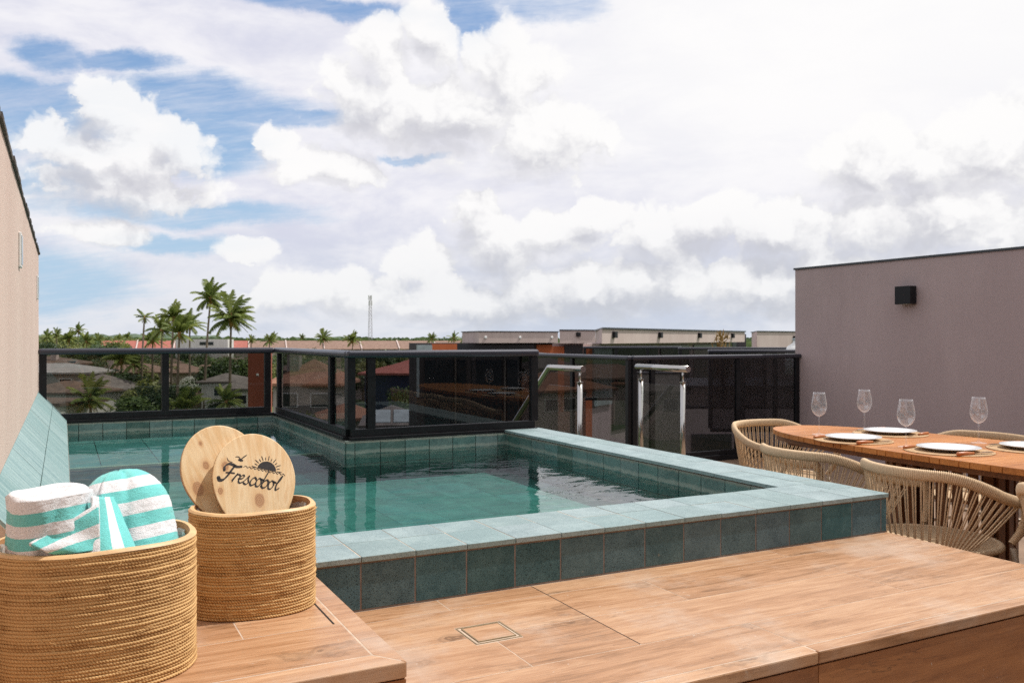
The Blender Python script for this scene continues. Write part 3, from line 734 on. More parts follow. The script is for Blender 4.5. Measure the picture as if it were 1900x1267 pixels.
# ================================================================== BASKETS
def basket(label, cx, cy, a, b, z0, z1, rot, rows):
    q = empty('rope_basket', label, 'basket', (cx, cy, z0), R(rot))
    H = z1 - z0; rp = H / rows; seg = 900
    def rad(t): # slightly squared oval
        n_ = 2.35
        return (abs(cos(t) / a) ** n_ + abs(sin(t) / b) ** n_) ** (-1 / n_)
    per = 2 * pi * math.sqrt((a * a + b * b) / 2); tw = round(per / (rp * 1.9))
    g = MB(); vs = []; nc = 7
    ring = [rad(2 * pi * k / seg) for k in range(seg)]
    for i in range(rows):
        zc = rp * (i + .5); ph = random.random() * 6.28; wob = random.uniform(-.0008, .0008); rn = random.random()
        base = len(g.v); vv = []
        for k in range(seg):
            t = 2 * pi * k / seg; r0 = ring[k] + wob + .0004 * sin(3 * t + ph) + .0003 * sin(11 * t + ph * 2)
            zw = .0003 * sin(5 * t + ph) + .0002 * sin(17 * t + ph)
            for c in range(nc):
                u = -pi / 2 + pi * c / (nc - 1)
                s_ = abs(sin((tw * t + ph + u * 1.25) * 1.0))
                rr = rp * .52 * (1 - .45 * (1 - s_) ** 2)
                vv.append(((r0 + rr * cos(u) * 1.15) * cos(t), (r0 + rr * cos(u) * 1.15) * sin(t), zc + zw + rp * .52 * sin(u)))
        g.v.extend(vv)
        for k in range(seg):
            l = (k + 1) % seg; t = 2 * pi * k / seg
            for c in range(nc - 1):
                rv = min(1, max(0, .15 + rn * .42 + .55 * abs(sin(tw * t + ph + (-pi / 2 + pi * (c + .5) / (nc - 1)) * 1.25)) ** .8 + random.uniform(-.06, .06)))  # darker colour between strands paints shade into the creases
                g.f.append((base + k * nc + c, base + l * nc + c, base + l * nc + c + 1, base + k * nc + c + 1)); g.r.append(rv); g.mi.append(0)
    g.build('rope_wall', M['sisal'], q, smooth=True)
    # inner shell and rim
    g = MB(); n_ = 120; pr = [(.0035, H - .0005), (-.001, H + .004), (-.009, H + .004), (-.011, H - .004), (-.011, .01)]
    for dr_, z in pr:
        for k in range(n_): t = 2 * pi * k / n_; g.v.append(((rad(t) + dr_) * cos(t), (rad(t) + dr_) * sin(t), z + .0012 * sin(4 * t)))
    for i in range(4):
        for k in range(n_):
            l = (k + 1) % n_; g.f.append((i * n_ + k, i * n_ + l, (i + 1) * n_ + l, (i + 1) * n_ + k)); g.r.append(.5); g.mi.append(0 if i < 2 else 1)
    g.f.append(tuple(4 * n_ + k for k in range(n_))); g.r.append(.5); g.mi.append(1)
    g.build('rim', [M['rim_wood'], M['basket_inside']], q, smooth=False)
    # crumpled clear liner
    g = MB(); n_ = 160
    for j in range(5):
        for k in range(n_):
            t = 2 * pi * k / n_; cr = .003 * sin(23 * t + j) + .0025 * sin(41 * t + 2 * j)
            r0 = rad(t) - .017 + cr; g.v.append((r0 * cos(t), r0 * sin(t), H - .075 + j * .020 + (.003 * sin(9 * t) + .002 * sin(31 * t) if j == 4 else 0) - .012))
    for j in range(4):
        for k in range(n_): l = (k + 1) % n_; g.f.append((j * n_ + k, j * n_ + l, (j + 1) * n_ + l, (j + 1) * n_ + k)); g.r.append(.5); g.mi.append(0)
    g.build('plastic_liner', M['liner'], q, smooth=True)
    # stray fibres
    g = MB()
    for _ in range(260):
        t = random.random() * 2 * pi; z = random.uniform(.01, H - .01); r0 = rad(t) + rp * .5
        p = Vector((r0 * cos(t), r0 * sin(t), z)); tt = Vector((-sin(t), cos(t), 0)); nn = Vector((cos(t), sin(t), 0))
        l = random.uniform(.004, .018); q2 = p + tt * l * random.choice((-1, 1)) + nn * random.uniform(.001, .005) + Vector((0, 0, random.uniform(-.004, .006)))
        g.tube([p, (p + q2) / 2 + nn * .001, q2], .00035, 4, rnd=1.0)
    g.build('stray_fibre', M['sisal'], q)
    q.children[-1]['kind'] = 'stuff'
    return q
B1 = basket('larger rope-wrapped oval basket holding striped towels, in the front left corner', .056, 1.825, .176, .143, BZ + .001, .890, 0, 40)
B2 = basket('smaller rope-wrapped basket holding two wooden paddles', .398, 2.088, .140, .112, BZ + .001, .876, -6, 35)

# ------------------------------------------------------------------ towels
def towel_roll(name, label, base, axis, Ln, r, stripes, first, dome=.0, squash=1.0, spin=0.0, turns=3):
    """a rolled striped towel; base point, axis direction; bands across the axis"""
    q = empty(name, label, 'towel', base)
    ax = Vector(axis).normalized(); e1 = ax.cross(Vector((0, 1, 0))).normalized(); e2 = ax.cross(e1).normalized()
    seg = 96; g = MB(); rings = []
    nb = stripes; sub = 10; N_ = nb * sub
    for i in range(N_ + 1):
        f = i / N_
        rr = r
        if dome: rr = r * (max(0.0, 1 - max(0, (f - (1 - dome)) / dome) ** 2.3)) ** .5 if f > 1 - dome else r
        rr = max(rr, .003)
        for k in range(seg):
            a = 2 * pi * k / seg
            ro = rr * (1 + .02 * sin(3 * a + spin) + .012 * sin(5 * a + f * 4) + .006 * sin(13 * a + f * 9)) + random.uniform(-.0006, .0006)
            # the free edge of the towel: a step along one side
            st = .0075 * max(0, 1 - ((a - spin) % (2 * pi)) / 1.5)
            ro += .0035 * sin(2.3 * a + 5 * f + spin) * sin(4 * f + a) - .006 * math.exp(-((((a - 4.1 - .9 * f) % (2 * pi)) - pi) / .12) ** 2) * (1 if rr > .4 * r else 0)
            ro += st if rr > .3 * r else 0
            g.v.append(Vector(base) * 0 + ax * (Ln * f + .004 * sin(a * 2 + spin) * (1 if f < .98 else .6)) + (e1 * cos(a) + e2 * sin(a) * squash) * ro)
    for i in range(N_):
        b = (i // sub) % 2
        for k in range(seg):
            l = (k + 1) % seg; g.f.append((i * seg + k, i * seg + l, (i + 1) * seg + l, (i + 1) * seg + k)); g.r.append(.5); g.mi.append((b + first) % 2)
    if dome:
        c = len(g.v); g.v.append(ax * (Ln + .0005))
        for k in range(seg): g.f.append((N_ * seg + k, N_ * seg + (k + 1) % seg, c)); g.r.append(.5); g.mi.append(((nb - 1) % 2 + first) % 2)
    else:
        # rolled end: concentric soft turns of cloth
        prev = N_ * seg; steps_ = turns * 8
        for s_ in range(1, steps_ + 1):
            f = s_ / steps_; rr = r * (1 - f) + .004
            h = .0075 * (1 - abs((f * turns) % 1 * 2 - 1) ** 1.6) * (1 - .3 * f) - .006 * f
            cur = len(g.v)
            for k in range(seg):
                a = 2 * pi * k / seg; rs = rr * (1 + .03 * sin(2 * a + f * 5)) - r / turns * .5 * (((a - spin) % (2 * pi)) / (2 * pi)) * (1 - f)
                g.v.append(ax * (Ln + h + .0022 * sin(3 * a + f * 9)) + (e1 * cos(a) + e2 * sin(a) * squash) * max(rs, .002))
            for k in range(seg):
                l = (k + 1) % seg; g.f.append((prev + k, prev + l, cur + l, cur + k)); g.r.append(.5); g.mi.append(((nb - 1) % 2 + first) % 2)
            prev = cur
        g.f.append(tuple(prev + k for k in range(seg))); g.r.append(.5); g.mi.append(((nb - 1) % 2 + first) % 2)
    g.build('terry_cloth', [M['towel_white'], M['towel_aqua']], q, smooth=True)
    return q
T1 = towel_roll('rolled_towel', 'upright aqua and white striped towel roll with its spiral end up, left in the basket', (-.018, 1.775, .818), (-.02, .0, 1), .172, .069, 8, 1, spin=3.6)
T2 = towel_roll('rolled_towel', 'round-topped aqua and white striped towel roll, right in the basket', (.137, 1.80, .775), (-.16, .34, .92), .250, .083, 10, 0, dome=.40, squash=.95, spin=1.0)
def patch(nm, A, B, C, D, bulge, stripes, first, mats, fall=.0):
    """cloth panel: A-B is the upper edge, C-D the lower; bands run from the upper to the lower edge"""
    A, B, C, D = map(Vector, (A, B, C, D)); g = MB(); nu, nv = 48, 30
    for j in range(nv + 1):
        v = j / nv; l = A.lerp(C, v); r_ = B.lerp(D, v)
        for i in range(nu + 1):
            u = i / nu; p = l.lerp(r_, u); bl = bulge * sin(pi * u) * (.35 + .65 * v) + .003 * sin(5 * u + 6 * v)
            g.v.append((p.x, p.y - bl, p.z + fall * sin(pi * u) + random.uniform(-.0004, .0004)))
    for j in range(nv):
        for i in range(nu):
            g.f.append((j * (nu + 1) + i, j * (nu + 1) + i + 1, (j + 1) * (nu + 1) + i + 1, (j + 1) * (nu + 1) + i)); g.r.append(.5); g.mi.append((int(i / nu * stripes) + first) % 2 if stripes > 1 else (0 if i < 4 else 1 if i < 20 else 0 if i < 34 else 1))
    o = g.build(nm, mats, T1, smooth=True); o.location = -T1.location
    so_ = o.modifiers.new('thick', 'SOLIDIFY'); so_.thickness = .007; so_.offset = 0
    return o
MT = [M['towel_white'], M['towel_aqua']]
# the loose end wrapped over the front of the roll, hem running diagonally down to the left
patch('loose_end', (.056, 1.734, .972), (.060, 1.714, .890), (-.052, 1.703, .915), (-.012, 1.700, .895), .004, 1, 0, MT)
patch_stripes = T1.children[-1]
# the part that falls to the right between the two rolls
patch('falling_fold', (.046, 1.742, .984), (.084, 1.800, .968), (.040, 1.705, .872), (.122, 1.718, .872), .016, 4, 0, MT)

# ------------------------------------------------------------------ paddles with the printed logo
def paddle(label, loc, rz, tilt, roll, w_, h_, logo=False):
    q = bpy.data.objects.new('beach_paddle', None); COL.objects.link(q); tag(q, label, 'paddle', 'wooden beach paddles in the smaller basket')
    q.location = loc; q.rotation_euler = Matrix.Rotation(rz, 4, 'Z').to_quaternion().to_matrix().to_4x4().to_euler()
    mm = Matrix.Rotation(rz, 4, 'Z') @ Matrix.Rotation(-tilt, 4, 'X') @ Matrix.Rotation(roll, 4, 'Y')
    q.rotation_euler = mm.to_euler()
    out = []
    for k in range(64):   # egg-shaped blade in the local XZ plane, centre at widest point
        a = 2 * pi * k / 64; x = w_ / 2 * sin(a); z = cos(a)
        z = z * h_ * .46 if z > 0 else z * h_ * .56
        x *= 1 - .17 * max(0, -cos(a)) ** 1.5
        out.append((x, z))
    T = .009
    g = MB(); n_ = len(out)
    vs = [(x * .985, -T / 2, z * .985) for x, z in out] + [(x, -T / 2 + .0012, z) for x, z in out] + [(x, T / 2 - .0012, z) for x, z in out] + [(x * .985, T / 2, z * .985) for x, z in out]
    g.add(vs, [tuple(range(n_ - 1, -1, -1)), tuple(range(3 * n_, 4 * n_))])
    g.cm = 1
    o = 0
    for L in range(3):
        for k in range(n_): l = (k + 1) % n_; g.f.append((L * n_ + k, L * n_ + l, (L + 1) * n_ + l, (L + 1) * n_ + k)); g.r.append(.5); g.mi.append(1 if L == 1 else 0)
    g.build('blade', [M['plywood' if logo else 'plywood_back'], M['ply_edge']], q)
    g = MB(); g.box(-.018, .018, -.014, .014, -h_ * .56 - .055, -h_ * .555); g.build('handle', M['plywood'], q, bevel=.004)
    if logo:
        g = MB(); yo = -T / 2 - .0004
        def ribbon(pts, wid, pen=R(38), lo=.34, n=9, taper=(1, 1)):
            c = crom([(x, 0, z) for x, z in pts], n); m = len(c); L = []
            for i, p in enumerate(c):
                d = (c[min(i + 1, m - 1)] - c[max(i - 1, 0)]).normalized(); a = math.atan2(d.z, d.x)
                f = i / (m - 1); tp = min(1, taper[0] + (1 - taper[0]) * f * 4) * min(1, taper[1] + (1 - taper[1]) * (1 - f) * 4)
                ww = wid * (lo + (1 - lo) * abs(sin(a - pen))) * tp / 2; nn = Vector((-d.z, 0, d.x))
                L.append((p + nn * ww, p - nn * ww))
            b = len(g.v)
            for p1, p2 in L: g.v.append((p1.x, yo, p1.z)); g.v.append((p2.x, yo, p2.z))
            for i in range(m - 1): g.f.append((b + 2 * i, b + 2 * i + 1, b + 2 * i + 3, b + 2 * i + 2)); g.r.append(.5); g.mi.append(0)
            for p in (c[0], c[-1]):   # rounded ends
                rr = (L[0][0] - L[0][1]).length / 2 if p is c[0] else (L[-1][0] - L[-1][1]).length / 2
                b = len(g.v); g.v.extend([(p.x + rr * cos(2 * pi * k / 12), yo, p.z + rr * sin(2 * pi * k / 12)) for k in range(12)])
                g.f.append(tuple(range(b, b + 12))); g.r.append(.5); g.mi.append(0)
        sc_ = .0206; rot = R(-16); ox, oz = -.076, .0045
        def tr(x, y):
            x, y = x + .22 * y, y
            x, y = x * sc_, y * sc_ * 1.0
            xr = x * cos(rot) - y * sin(rot); yr = x * sin(rot) + y * cos(rot); return (ox + xr, oz + yr)
        def st(pts, wd=.34, **k): ribbon([tr(*p) for p in pts], wd * sc_, **k)
        st([(-.30, 1.10), (-.42, 1.55), (-.15, 1.92), (.30, 1.95), (.85, 1.80), (1.35, 1.92)], .36)
        st([(.62, 1.86), (.46, 1.25), (.30, .55), (.05, .02), (-.32, -.12), (-.55, .12)], .46)
        st([(.02, .88), (.45, .96), (.90, .98)], .22)
        st([(.98, .12), (1.12, .55), (1.30, 1.05), (1.18, .55), (1.06, .0)], .26)
        st([(1.12, .45), (1.35, .88), (1.60, .92), (1.68, .72)], .24)
        st([(1.62, .45), (1.98, .55), (2.14, .82), (1.96, .98), (1.72, .62), (1.74, .15), (1.98, .0), (2.32, .28)], .24)
        st([(2.28, .22), (2.52, .70), (2.66, 1.04), (2.70, .62), (2.84, .28), (2.66, -.02), (2.38, .06)], .24)
        st([(2.80, .10), (3.02, .38)], .12)
        st([(3.56, .80), (3.36, .98), (3.10, .70), (3.06, .22), (3.30, -.02), (3.66, .28)], .26)
        st([(4.16, .86), (3.88, .98), (3.68, .55), (3.82, .03), (4.12, .05), (4.26, .50), (4.14, .90), (4.42, .86)], .25)
        st([(4.60, 2.00), (4.50, 1.3), (4.42, .5), (4.44, .10)], .27)
        st([(4.44, .10), (4.70, -.04), (4.98, .18), (5.06, .60), (4.88, .96), (4.62, .84), (4.48, .55)], .27)
        st([(4.95, .88), (5.24, .84)], .12)
        st([(5.66, .86), (5.38, .98), (5.18, .55), (5.32, .03), (5.62, .05), (5.76, .50), (5.64, .90), (5.90, .86)], .25)
        st([(6.02, .55), (6.30, 1.25), (6.36, 1.80), (6.20, 1.45), (6.08, .50), (6.22, .02), (6.52, .30)], .27)
        g.build('lettering', M['ink'], q); g = MB()
        # waves, sun, rays, gulls (placed on the blade)
        def tr2(x, y): # plain rotated frame, units of sc_
            xr = x * cos(rot) - y * sin(rot); yr = x * sin(rot) + y * cos(rot); return (ox + xr * sc_, oz + yr * sc_)
        wave = [(2.05 + i * .225, 2.02 + (.09 if i % 2 else -.09)) for i in range(23)]
        ribbon([tr2(*p) for p in wave], .085 * sc_, lo=.7, n=5)
        # half sun above the wave
        b = len(g.v); m = 36; cxs, cys, rs = 4.75, 2.14, 1.12
        pts = [(cxs + rs * cos(pi * k / m), cys + rs * .92 * sin(pi * k / m)) for k in range(m + 1)]
        pts += [(cxs - rs + rs * 2 * k / 20, cys + .06 * (1 if k % 2 else -1)) for k in range(1, 20)]
        g.v.extend([(tr2(*p)[0], yo, tr2(*p)[1]) for p in pts]); g.f.append(tuple(range(b, b + len(pts)))); g.r.append(.5); g.mi.append(0)
        for k in range(13):
            a = pi * (k + .2) / 12.4; r0 = 1.28; r1 = 1.85 if k % 2 == 0 else 1.60
            p0, p1 = (cxs + r0 * cos(a), cys + r0 * sin(a) * .95), (cxs + r1 * cos(a), cys + r1 * sin(a) * .95)
            ribbon([tr2(*p0), tr2((p0[0] + p1[0]) / 2, (p0[1] + p1[1]) / 2), tr2(*p1)], .10 * sc_, lo=.9, n=3, taper=(1, .2))
        ribbon([tr2(.85, 2.9), tr2(1.25, 2.98), tr2(1.55, 2.68)], .12 * sc_, lo=.8, taper=(.2, 1)); ribbon([tr2(1.50, 2.68), tr2(1.80, 3.05), tr2(2.15, 3.45)], .15 * sc_, lo=.8, taper=(1, .2)); ribbon([tr2(1.35, 2.66), tr2(1.55, 2.60), tr2(1.75, 2.66)], .22 * sc_, lo=.9)
        ribbon([tr2(-.05, 2.62), tr2(.15, 2.32), tr2(.42, 2.22), tr2(.72, 2.22)], .09 * sc_, lo=.8, taper=(.4, .2))
        g.build('sun_emblem', M['ink'], q); g = MB()
        # top of a second printed mark that disappears into the basket
        b = len(g.v); cx2, cz2 = -.012, -.094; pp = []
        for (qx, qz, a0) in ((.017, -.004, 0), (-.017, -.004, 90)):
            for k in range(7): a = R(a0 + 15 * k); pp.append((cx2 + qx + .004 * cos(a), cz2 + qz + .004 * sin(a)))
        pp += [(cx2 - .021, cz2 - .03), (cx2 + .021, cz2 - .03)]
        g.v.extend([(x, yo, z) for x, z in pp]); g.f.append(tuple(range(b, b + len(pp)))); g.r.append(.5); g.mi.append(0)
        g.build('printed_mark', M['ink'], q)
    return q
paddle('front wooden beach paddle printed with a sun logo and lettering', (.4100, 2.135, .930), R(7), R(20), R(1), .200, .244, True)
paddle('plain wooden beach paddle behind the printed one', (.343, 2.172, .950), R(12), R(17), R(-14), .200, .244)

# ================================================================== DINING SET
TZ = .75
t = empty('dining_table', 'long rounded teak slat table beside the mauve wall', 'table', (3.83, 2.32, 0))
A_, B_, n_ = .44, 1.50, 3.4
g = MB(); y = -B_ + .004; i = 0
def halfw(y): return A_ * max(0, 1 - abs(y / B_) ** 2.6) ** (1 / 2.2)
while y < B_ - .02:
    wd = .088 if i % 2 == 0 else .046; y1 = min(y + wd, B_ - .002); pts = []
    ks = 5
    for k in range(ks): yy = y + (y1 - y) * k / (ks - 1); pts.append((halfw(yy), yy))
    for k in range(ks): yy = y1 - (y1 - y) * k / (ks - 1); pts.append((-halfw(yy), yy))
    if halfw(y) > .02 or halfw(y1) > .02: g.prism(pts, TZ - .028, TZ, random.random())
    y = y1 + .004; i += 1
g.build('tabletop', M['teak'], t, bevel=.002)
g = MB()
for s_ in (-.2, .2): g.box(s_ - .03, s_ + .03, -1.25, 1.25, TZ - .075, TZ - .0285)
ap = [(halfw(B_ * .93 * k / 20) * .86, B_ * .93 * k / 20) for k in range(-20, 21)]
g.prism([(x, y) for x, y in ap] + [(-x, y) for x, y in ap[::-1]], TZ - .060, TZ - .0286)
g.build('apron', M['teak_dark'], t)
for yc_ in (-.75, .42):
    g = MB()
    for k in range(26):
        a = 2 * pi * k / 26; ca, sa = cos(a), sin(a)
        g.obox((.27 * ca - .02 * -sa, yc_ + .27 * sa - .02 * ca, .03), (-.04 * sa, .04 * ca, 0), (.018 * ca, .018 * sa, 0), (0, 0, TZ - .108), random.random())
    g.lathe([(.0, .0), (.30, .0), (.30, .03), (0, .03)], 32, (0, yc_, 0.002))
    g.build('slatted_pedestal', M['teak_dark'], t)

def chair():
    q = empty('rope_chair', '', 'chair')
    # top hoop: wrapped cord over a bent frame
    def top(ph):
        x = .285 * sin(ph); y = -.25 * cos(ph); a = abs(math.degrees(ph))
        if a > 90: x *= 1 - .10 * ((a - 90) / 40) ** 2
        tt = max(0, (a - 38) / 85); z = .728 - .115 * (3 * tt * tt - 2 * tt ** 3 if tt < 1 else 1)
        return Vector((x, y * (1.0 if a < 90 else 1.35), z))
    PM = R(122); path = []; NN = 520
    pts = [top(-PM + 2 * PM * k / 60) for k in range(61)]
    e0, e1 = pts[0], pts[-1]
    def curl(e, sx): return [e + Vector((sx * .000, .028, -.030)), e + Vector((-sx * .004, .030, -.080)), e + Vector((-sx * .012, .012, -.130)), e + Vector((-sx * .025, -.02, -.175))]
    full = list(reversed(curl(e0, -1))) + pts + curl(e1, 1)
    full = crom(full, 8); Lc = [0]
    for a, b in zip(full, full[1:]): Lc.append(Lc[-1] + (b - a).length)
    tot = Lc[-1]; wraps = int(tot / .0066); M_ = wraps * 4; j = 0; ring = []
    for i in range(M_ + 1):
        s_ = tot * i / M_
        while j < len(full) - 2 and Lc[j + 1] < s_: j += 1
        f = (s_ - Lc[j]) / max(1e-6, Lc[j + 1] - Lc[j]); p = full[j].lerp(full[j + 1], min(1, f)); d = (full[j + 1] - full[j]).normalized(); ring.append((p, d, s_))
    g = MB(); nc = 12
    for i, (p, d, s_) in enumerate(ring):
        up = Vector((0, 0, 1)); side = d.cross(up)
        if side.length < .3: side = Vector((1, 0, 0)) if p.x < 0 else Vector((1, 0, 0))
        side.normalize(); upv = side.cross(d).normalized()
        rib = 1 + (0.0 if i % 4 in (1, 2) else -.10)
        fe = min(1, min(s_, tot - s_) / .16); hh = .012 + .011 * fe
        for c in range(nc):
            a = 2 * pi * c / nc; ca, sa = cos(a), sin(a)
            g.v.append(p + side * (abs(ca) ** .8 * (1 if ca > 0 else -1)) * .0145 * rib + upv * (abs(sa) ** .8 * (1 if sa > 0 else -1)) * hh * rib)
    for i in range(len(ring) - 1):
        for c in range(nc): l = (c + 1) % nc; g.f.append((i * nc + c, i * nc + l, (i + 1) * nc + l, (i + 1) * nc + c)); g.r.append(.22 if i % 4 in (0, 3) else .75); g.mi.append(0)  # grooves between wraps coloured darker, their shade painted so the ribs show
    g.build('backrest_hoop', M['cord'], q, smooth=True)
    # seat rim
    def rim(ps): return Vector((.235 * sin(ps), -.215 * cos(ps) * (1 if abs(ps) < pi / 2 else .95), .425))
    g = MB(); rp = []
    for k in range(361):
        ps = -pi + 2 * pi * k / 360; rp.append(rim(ps))
    rr = [.0135 * (1 if k % 2 else .86) for k in range(360)]
    g.tube(rp[:360], rr, 8, closed=True); g.build('seat_rim', M['cord'], q, smooth=True)
    # seat of laid cord
    g = MB(); x = -.222
    while x < .223:
        hw = .205 * math.sqrt(max(0, 1 - (x / .232) ** 2)); 
        if hw > .02: g.tube([(x, -hw, .432), (x, -hw / 2, .424), (x, 0, .421), (x, hw / 2, .424), (x, hw, .432)], .0036, 5, caps=False)
        x += .0078
    g.build('seat', M['cord'], q, smooth=True)
    # fanning cords
    g = MB(); nC = 34
    for k in range(nC + 1):
        ph = -R(112) + 2 * R(112) * k / nC; a = math.degrees(ph); s_ = 1 if a >= 0 else -1; aa = abs(a)
        pb = aa * .95 if aa < 42 else 40 + (aa - 42) * .42
        p = top(ph) + Vector((0, 0, -.018)); r0 = rim(R(pb) * s_) 
        for off in (-.006, .006):
            tn = Vector((cos(ph), sin(ph), 0)) * off; mid = (p + r0) / 2 + Vector((0, 0, -.004))
            g.tube([p + tn, mid + tn * .7, r0 + tn * .4 + Vector((0, 0, .006))], .0027, 6, caps=False)
    g.build('back_cord', M['cord'], q, smooth=True)
    for sx in (-1, 1):
        g = MB(); g.tube([(.195 * sx, -.155, .42), (.235 * sx, -.235, .002)], [.0125, .010], 12); g.build('leg', M['chair_metal'], q, smooth=True)
        g = MB(); g.tube([(.205 * sx, .165, .42), (.235 * sx, .215, .002)], [.0125, .010], 12); g.build('leg', M['chair_metal'], q, smooth=True)
        g = MB(); g.tube([(.212 * sx, -.19, .25), (.222 * sx, .188, .25)], .009, 10); g.build('stretcher', M['chair_metal'], q, smooth=True)
    g = MB(); g.tube([(-.21, -.18, .30), (.21, -.18, .30)], .009, 10); g.build('stretcher', M['chair_metal'], q, smooth=True)
    return q
proto = chair()
for i, (x, y, rz, lab) in enumerate([
    (3.27, 2.40, -95, 'beige cord chair nearest the pool corner, its fanned back fully in view'),
    (3.28, 3.02, -92, 'beige cord chair half hidden by the pool coping, second along the table'),
    (3.93, 3.95, 185, 'beige cord chair at the far rounded end of the table'),
    (4.34, 2.98, 90, 'beige cord chair across the table against the mauve wall'),
    (3.28, 1.70, -90, 'beige cord chair cut off by the right edge of the picture')]):
    c = proto if i == 0 else copy_tree(proto)
    c.location = (x, y, 0); c.rotation_euler = (0, 0, R(rz)); c.scale = (1.08, 1.04, 1); tag(c, lab, 'chair', 'cord chairs round the dining table')

# wine glasses
def wine():
    q = empty('wine_glass', '', 'wine glass')
    H = .228
    bowl = [(.0042, .098), (.010, .1005), (.020, .106), (.031, .118), (.0385, .135), (.041, .152), (.0395, .172), (.0355, .195), (.0315, .216), (.0300, H)]
    inn = [(r_ - .0011, z + .0002) for r_, z in bowl[::-1]][:-1] + [(.0005, .1015)]
    g = MB(); g.lathe(bowl + inn, 40); g.build('bowl', M['wine_glass'], q, smooth=True)
    g = MB(); g.lathe([(.0365, .0), (.0365, .0014), (.020, .0034), (.008, .007), (.0044, .014), (.0034, .03), (.0034, .075), (.0040, .0975), (.0005, .0976)], 32); g.build('stem', M['wine_glass'], q, smooth=True)
    return q
pw = wine()
for i, (x, y, lab) in enumerate([(3.635, 3.378, 'empty wine glass at the far left of the table'), (4.058, 3.438, 'empty wine glass standing furthest back on the table'),
                                 (3.589, 2.798, 'empty wine glass between the two near place settings'), (4.04, 2.733, 'empty wine glass at the right before the mauve wall'),
                                 ]):
    c = pw if i == 0 else copy_tree(pw)
    c.location = (x, y, TZ); tag(c, lab, 'wine glass', 'wine glasses on the dining table')
# place settings
PL = [(3.578, 3.10, 'near side far end'), (4.00, 3.22, 'far side by the wall'), (3.625, 2.60, 'near side closer'), (4.03, 2.46, 'far side cut by the picture edge')]
LB = [('woven round placemat under the leftmost plate', 'white plate nearest the far end of the table', 'wood-handled fork left of the leftmost plate', 'wood-handled knife right of the leftmost plate'),
      ('woven round placemat across the table, behind the leftmost plate', 'white plate on the wall side of the table, furthest back', 'wood-handled fork left of the furthest plate', 'wood-handled knife with the bright blade by the furthest plate'),
      ('woven round placemat in the middle of the near table edge', 'white plate in front of the third wine glass', 'wood-handled fork beside the foot of the middle wine glass', 'wood-handled knife in front of the middle plate'),
      ('woven round placemat running out of the picture on the right', 'white plate cut off by the right edge of the picture', 'wood-handled fork left of the cut off plate', 'wood-handled knife right of the cut off plate')]
def mat_mesh():
    g = MB(); pr = []
    r_ = .0
    N_ = 34
    for k in range(N_ * 2 + 1): pr.append((.005 + (.190 - .005) * k / (N_ * 2), .003 + (.0012 if k % 2 else 0)))
    pr = [(.0005, .003)] + pr + [(.192, .0015), (.190, .0004), (.0005, .0004)]
    g.lathe(pr, 64); return g
def plate_mesh():
    g = MB(); g.lathe([(.0005, .004), (.075, .004), (.088, .0075), (.118, .0165), (.135, .0185), (.1365, .0175), (.134, .0155), (.116, .0125), (.085, .002), (.080, .0), (.0005, .0)], 64); return g
prot = {}
for i, (x, y, _) in enumerate(PL):
    l = LB[i]
    side = 1 if x < 3.83 else -1
    if i == 0:
        o1 = mat_mesh().build('placemat', M['placemat'], smooth=True); o2 = plate_mesh().build('plate', M['porcelain'], smooth=True)
        fk = empty('fork', '', 'cutlery'); g = MB(); g.tube([(0, -.115, .005), (0, -.11, .006), (0, -.06, .006), (0, -.02, .005)], [.005, .0085, .0085, .0055], 12); g.build('handle', M['handle_wood'], fk, smooth=True)
        g = MB(); g.box(-.002, .002, -.02, .045, .004, .0065); g.box(-.010, .010, .045, .052, .004, .0065)
        for tx in (-.009, -.003, .003, .009): g.box(tx - .001, tx + .001, .052, .09, .004, .006)
        g.build('tines', M['steel'], fk)
        kn = empty('table_knife', '', 'cutlery'); g = MB(); g.tube([(0, -.115, .006), (0, -.11, .007), (0, -.06, .007), (0, -.015, .006)], [.006, .0095, .0095, .006], 12); g.build('handle', M['handle_wood'], kn, smooth=True)
        g = MB(); g.box(-.008, .008, -.015, .10, .006, .0078); g.build('blade', M['steel'], kn)
        prot = dict(m=o1, p=o2, f=fk, k=kn); c = prot
    else: c = dict(m=prot['m'].copy(), p=prot['p'].copy(), f=copy_tree(prot['f']), k=copy_tree(prot['k'])); COL.objects.link(c['m']); COL.objects.link(c['p'])
    c['m'].location = (x, y, TZ + .0005); c['p'].location = (x, y, TZ + .0052)
    rz = R(-90) if side == 1 else R(90)
    sx = side
    c['f'].location = (x - .02 * side, y + .150 * side, TZ + .0045); c['f'].rotation_euler = (0, 0, rz + R(8))
    c['k'].location = (x - .02 * side, y - .150 * side, TZ + .0045); c['k'].rotation_euler = (0, 0, rz - R(6))
    tag(c['m'], l[0], 'placemat', 'round placemats on the dining table'); tag(c['p'], l[1], 'plate', 'white plates on the dining table')
    tag(c['f'], l[2], 'fork', 'forks on the dining table'); tag(c['k'], l[3], 'knife', 'knives on the dining table')

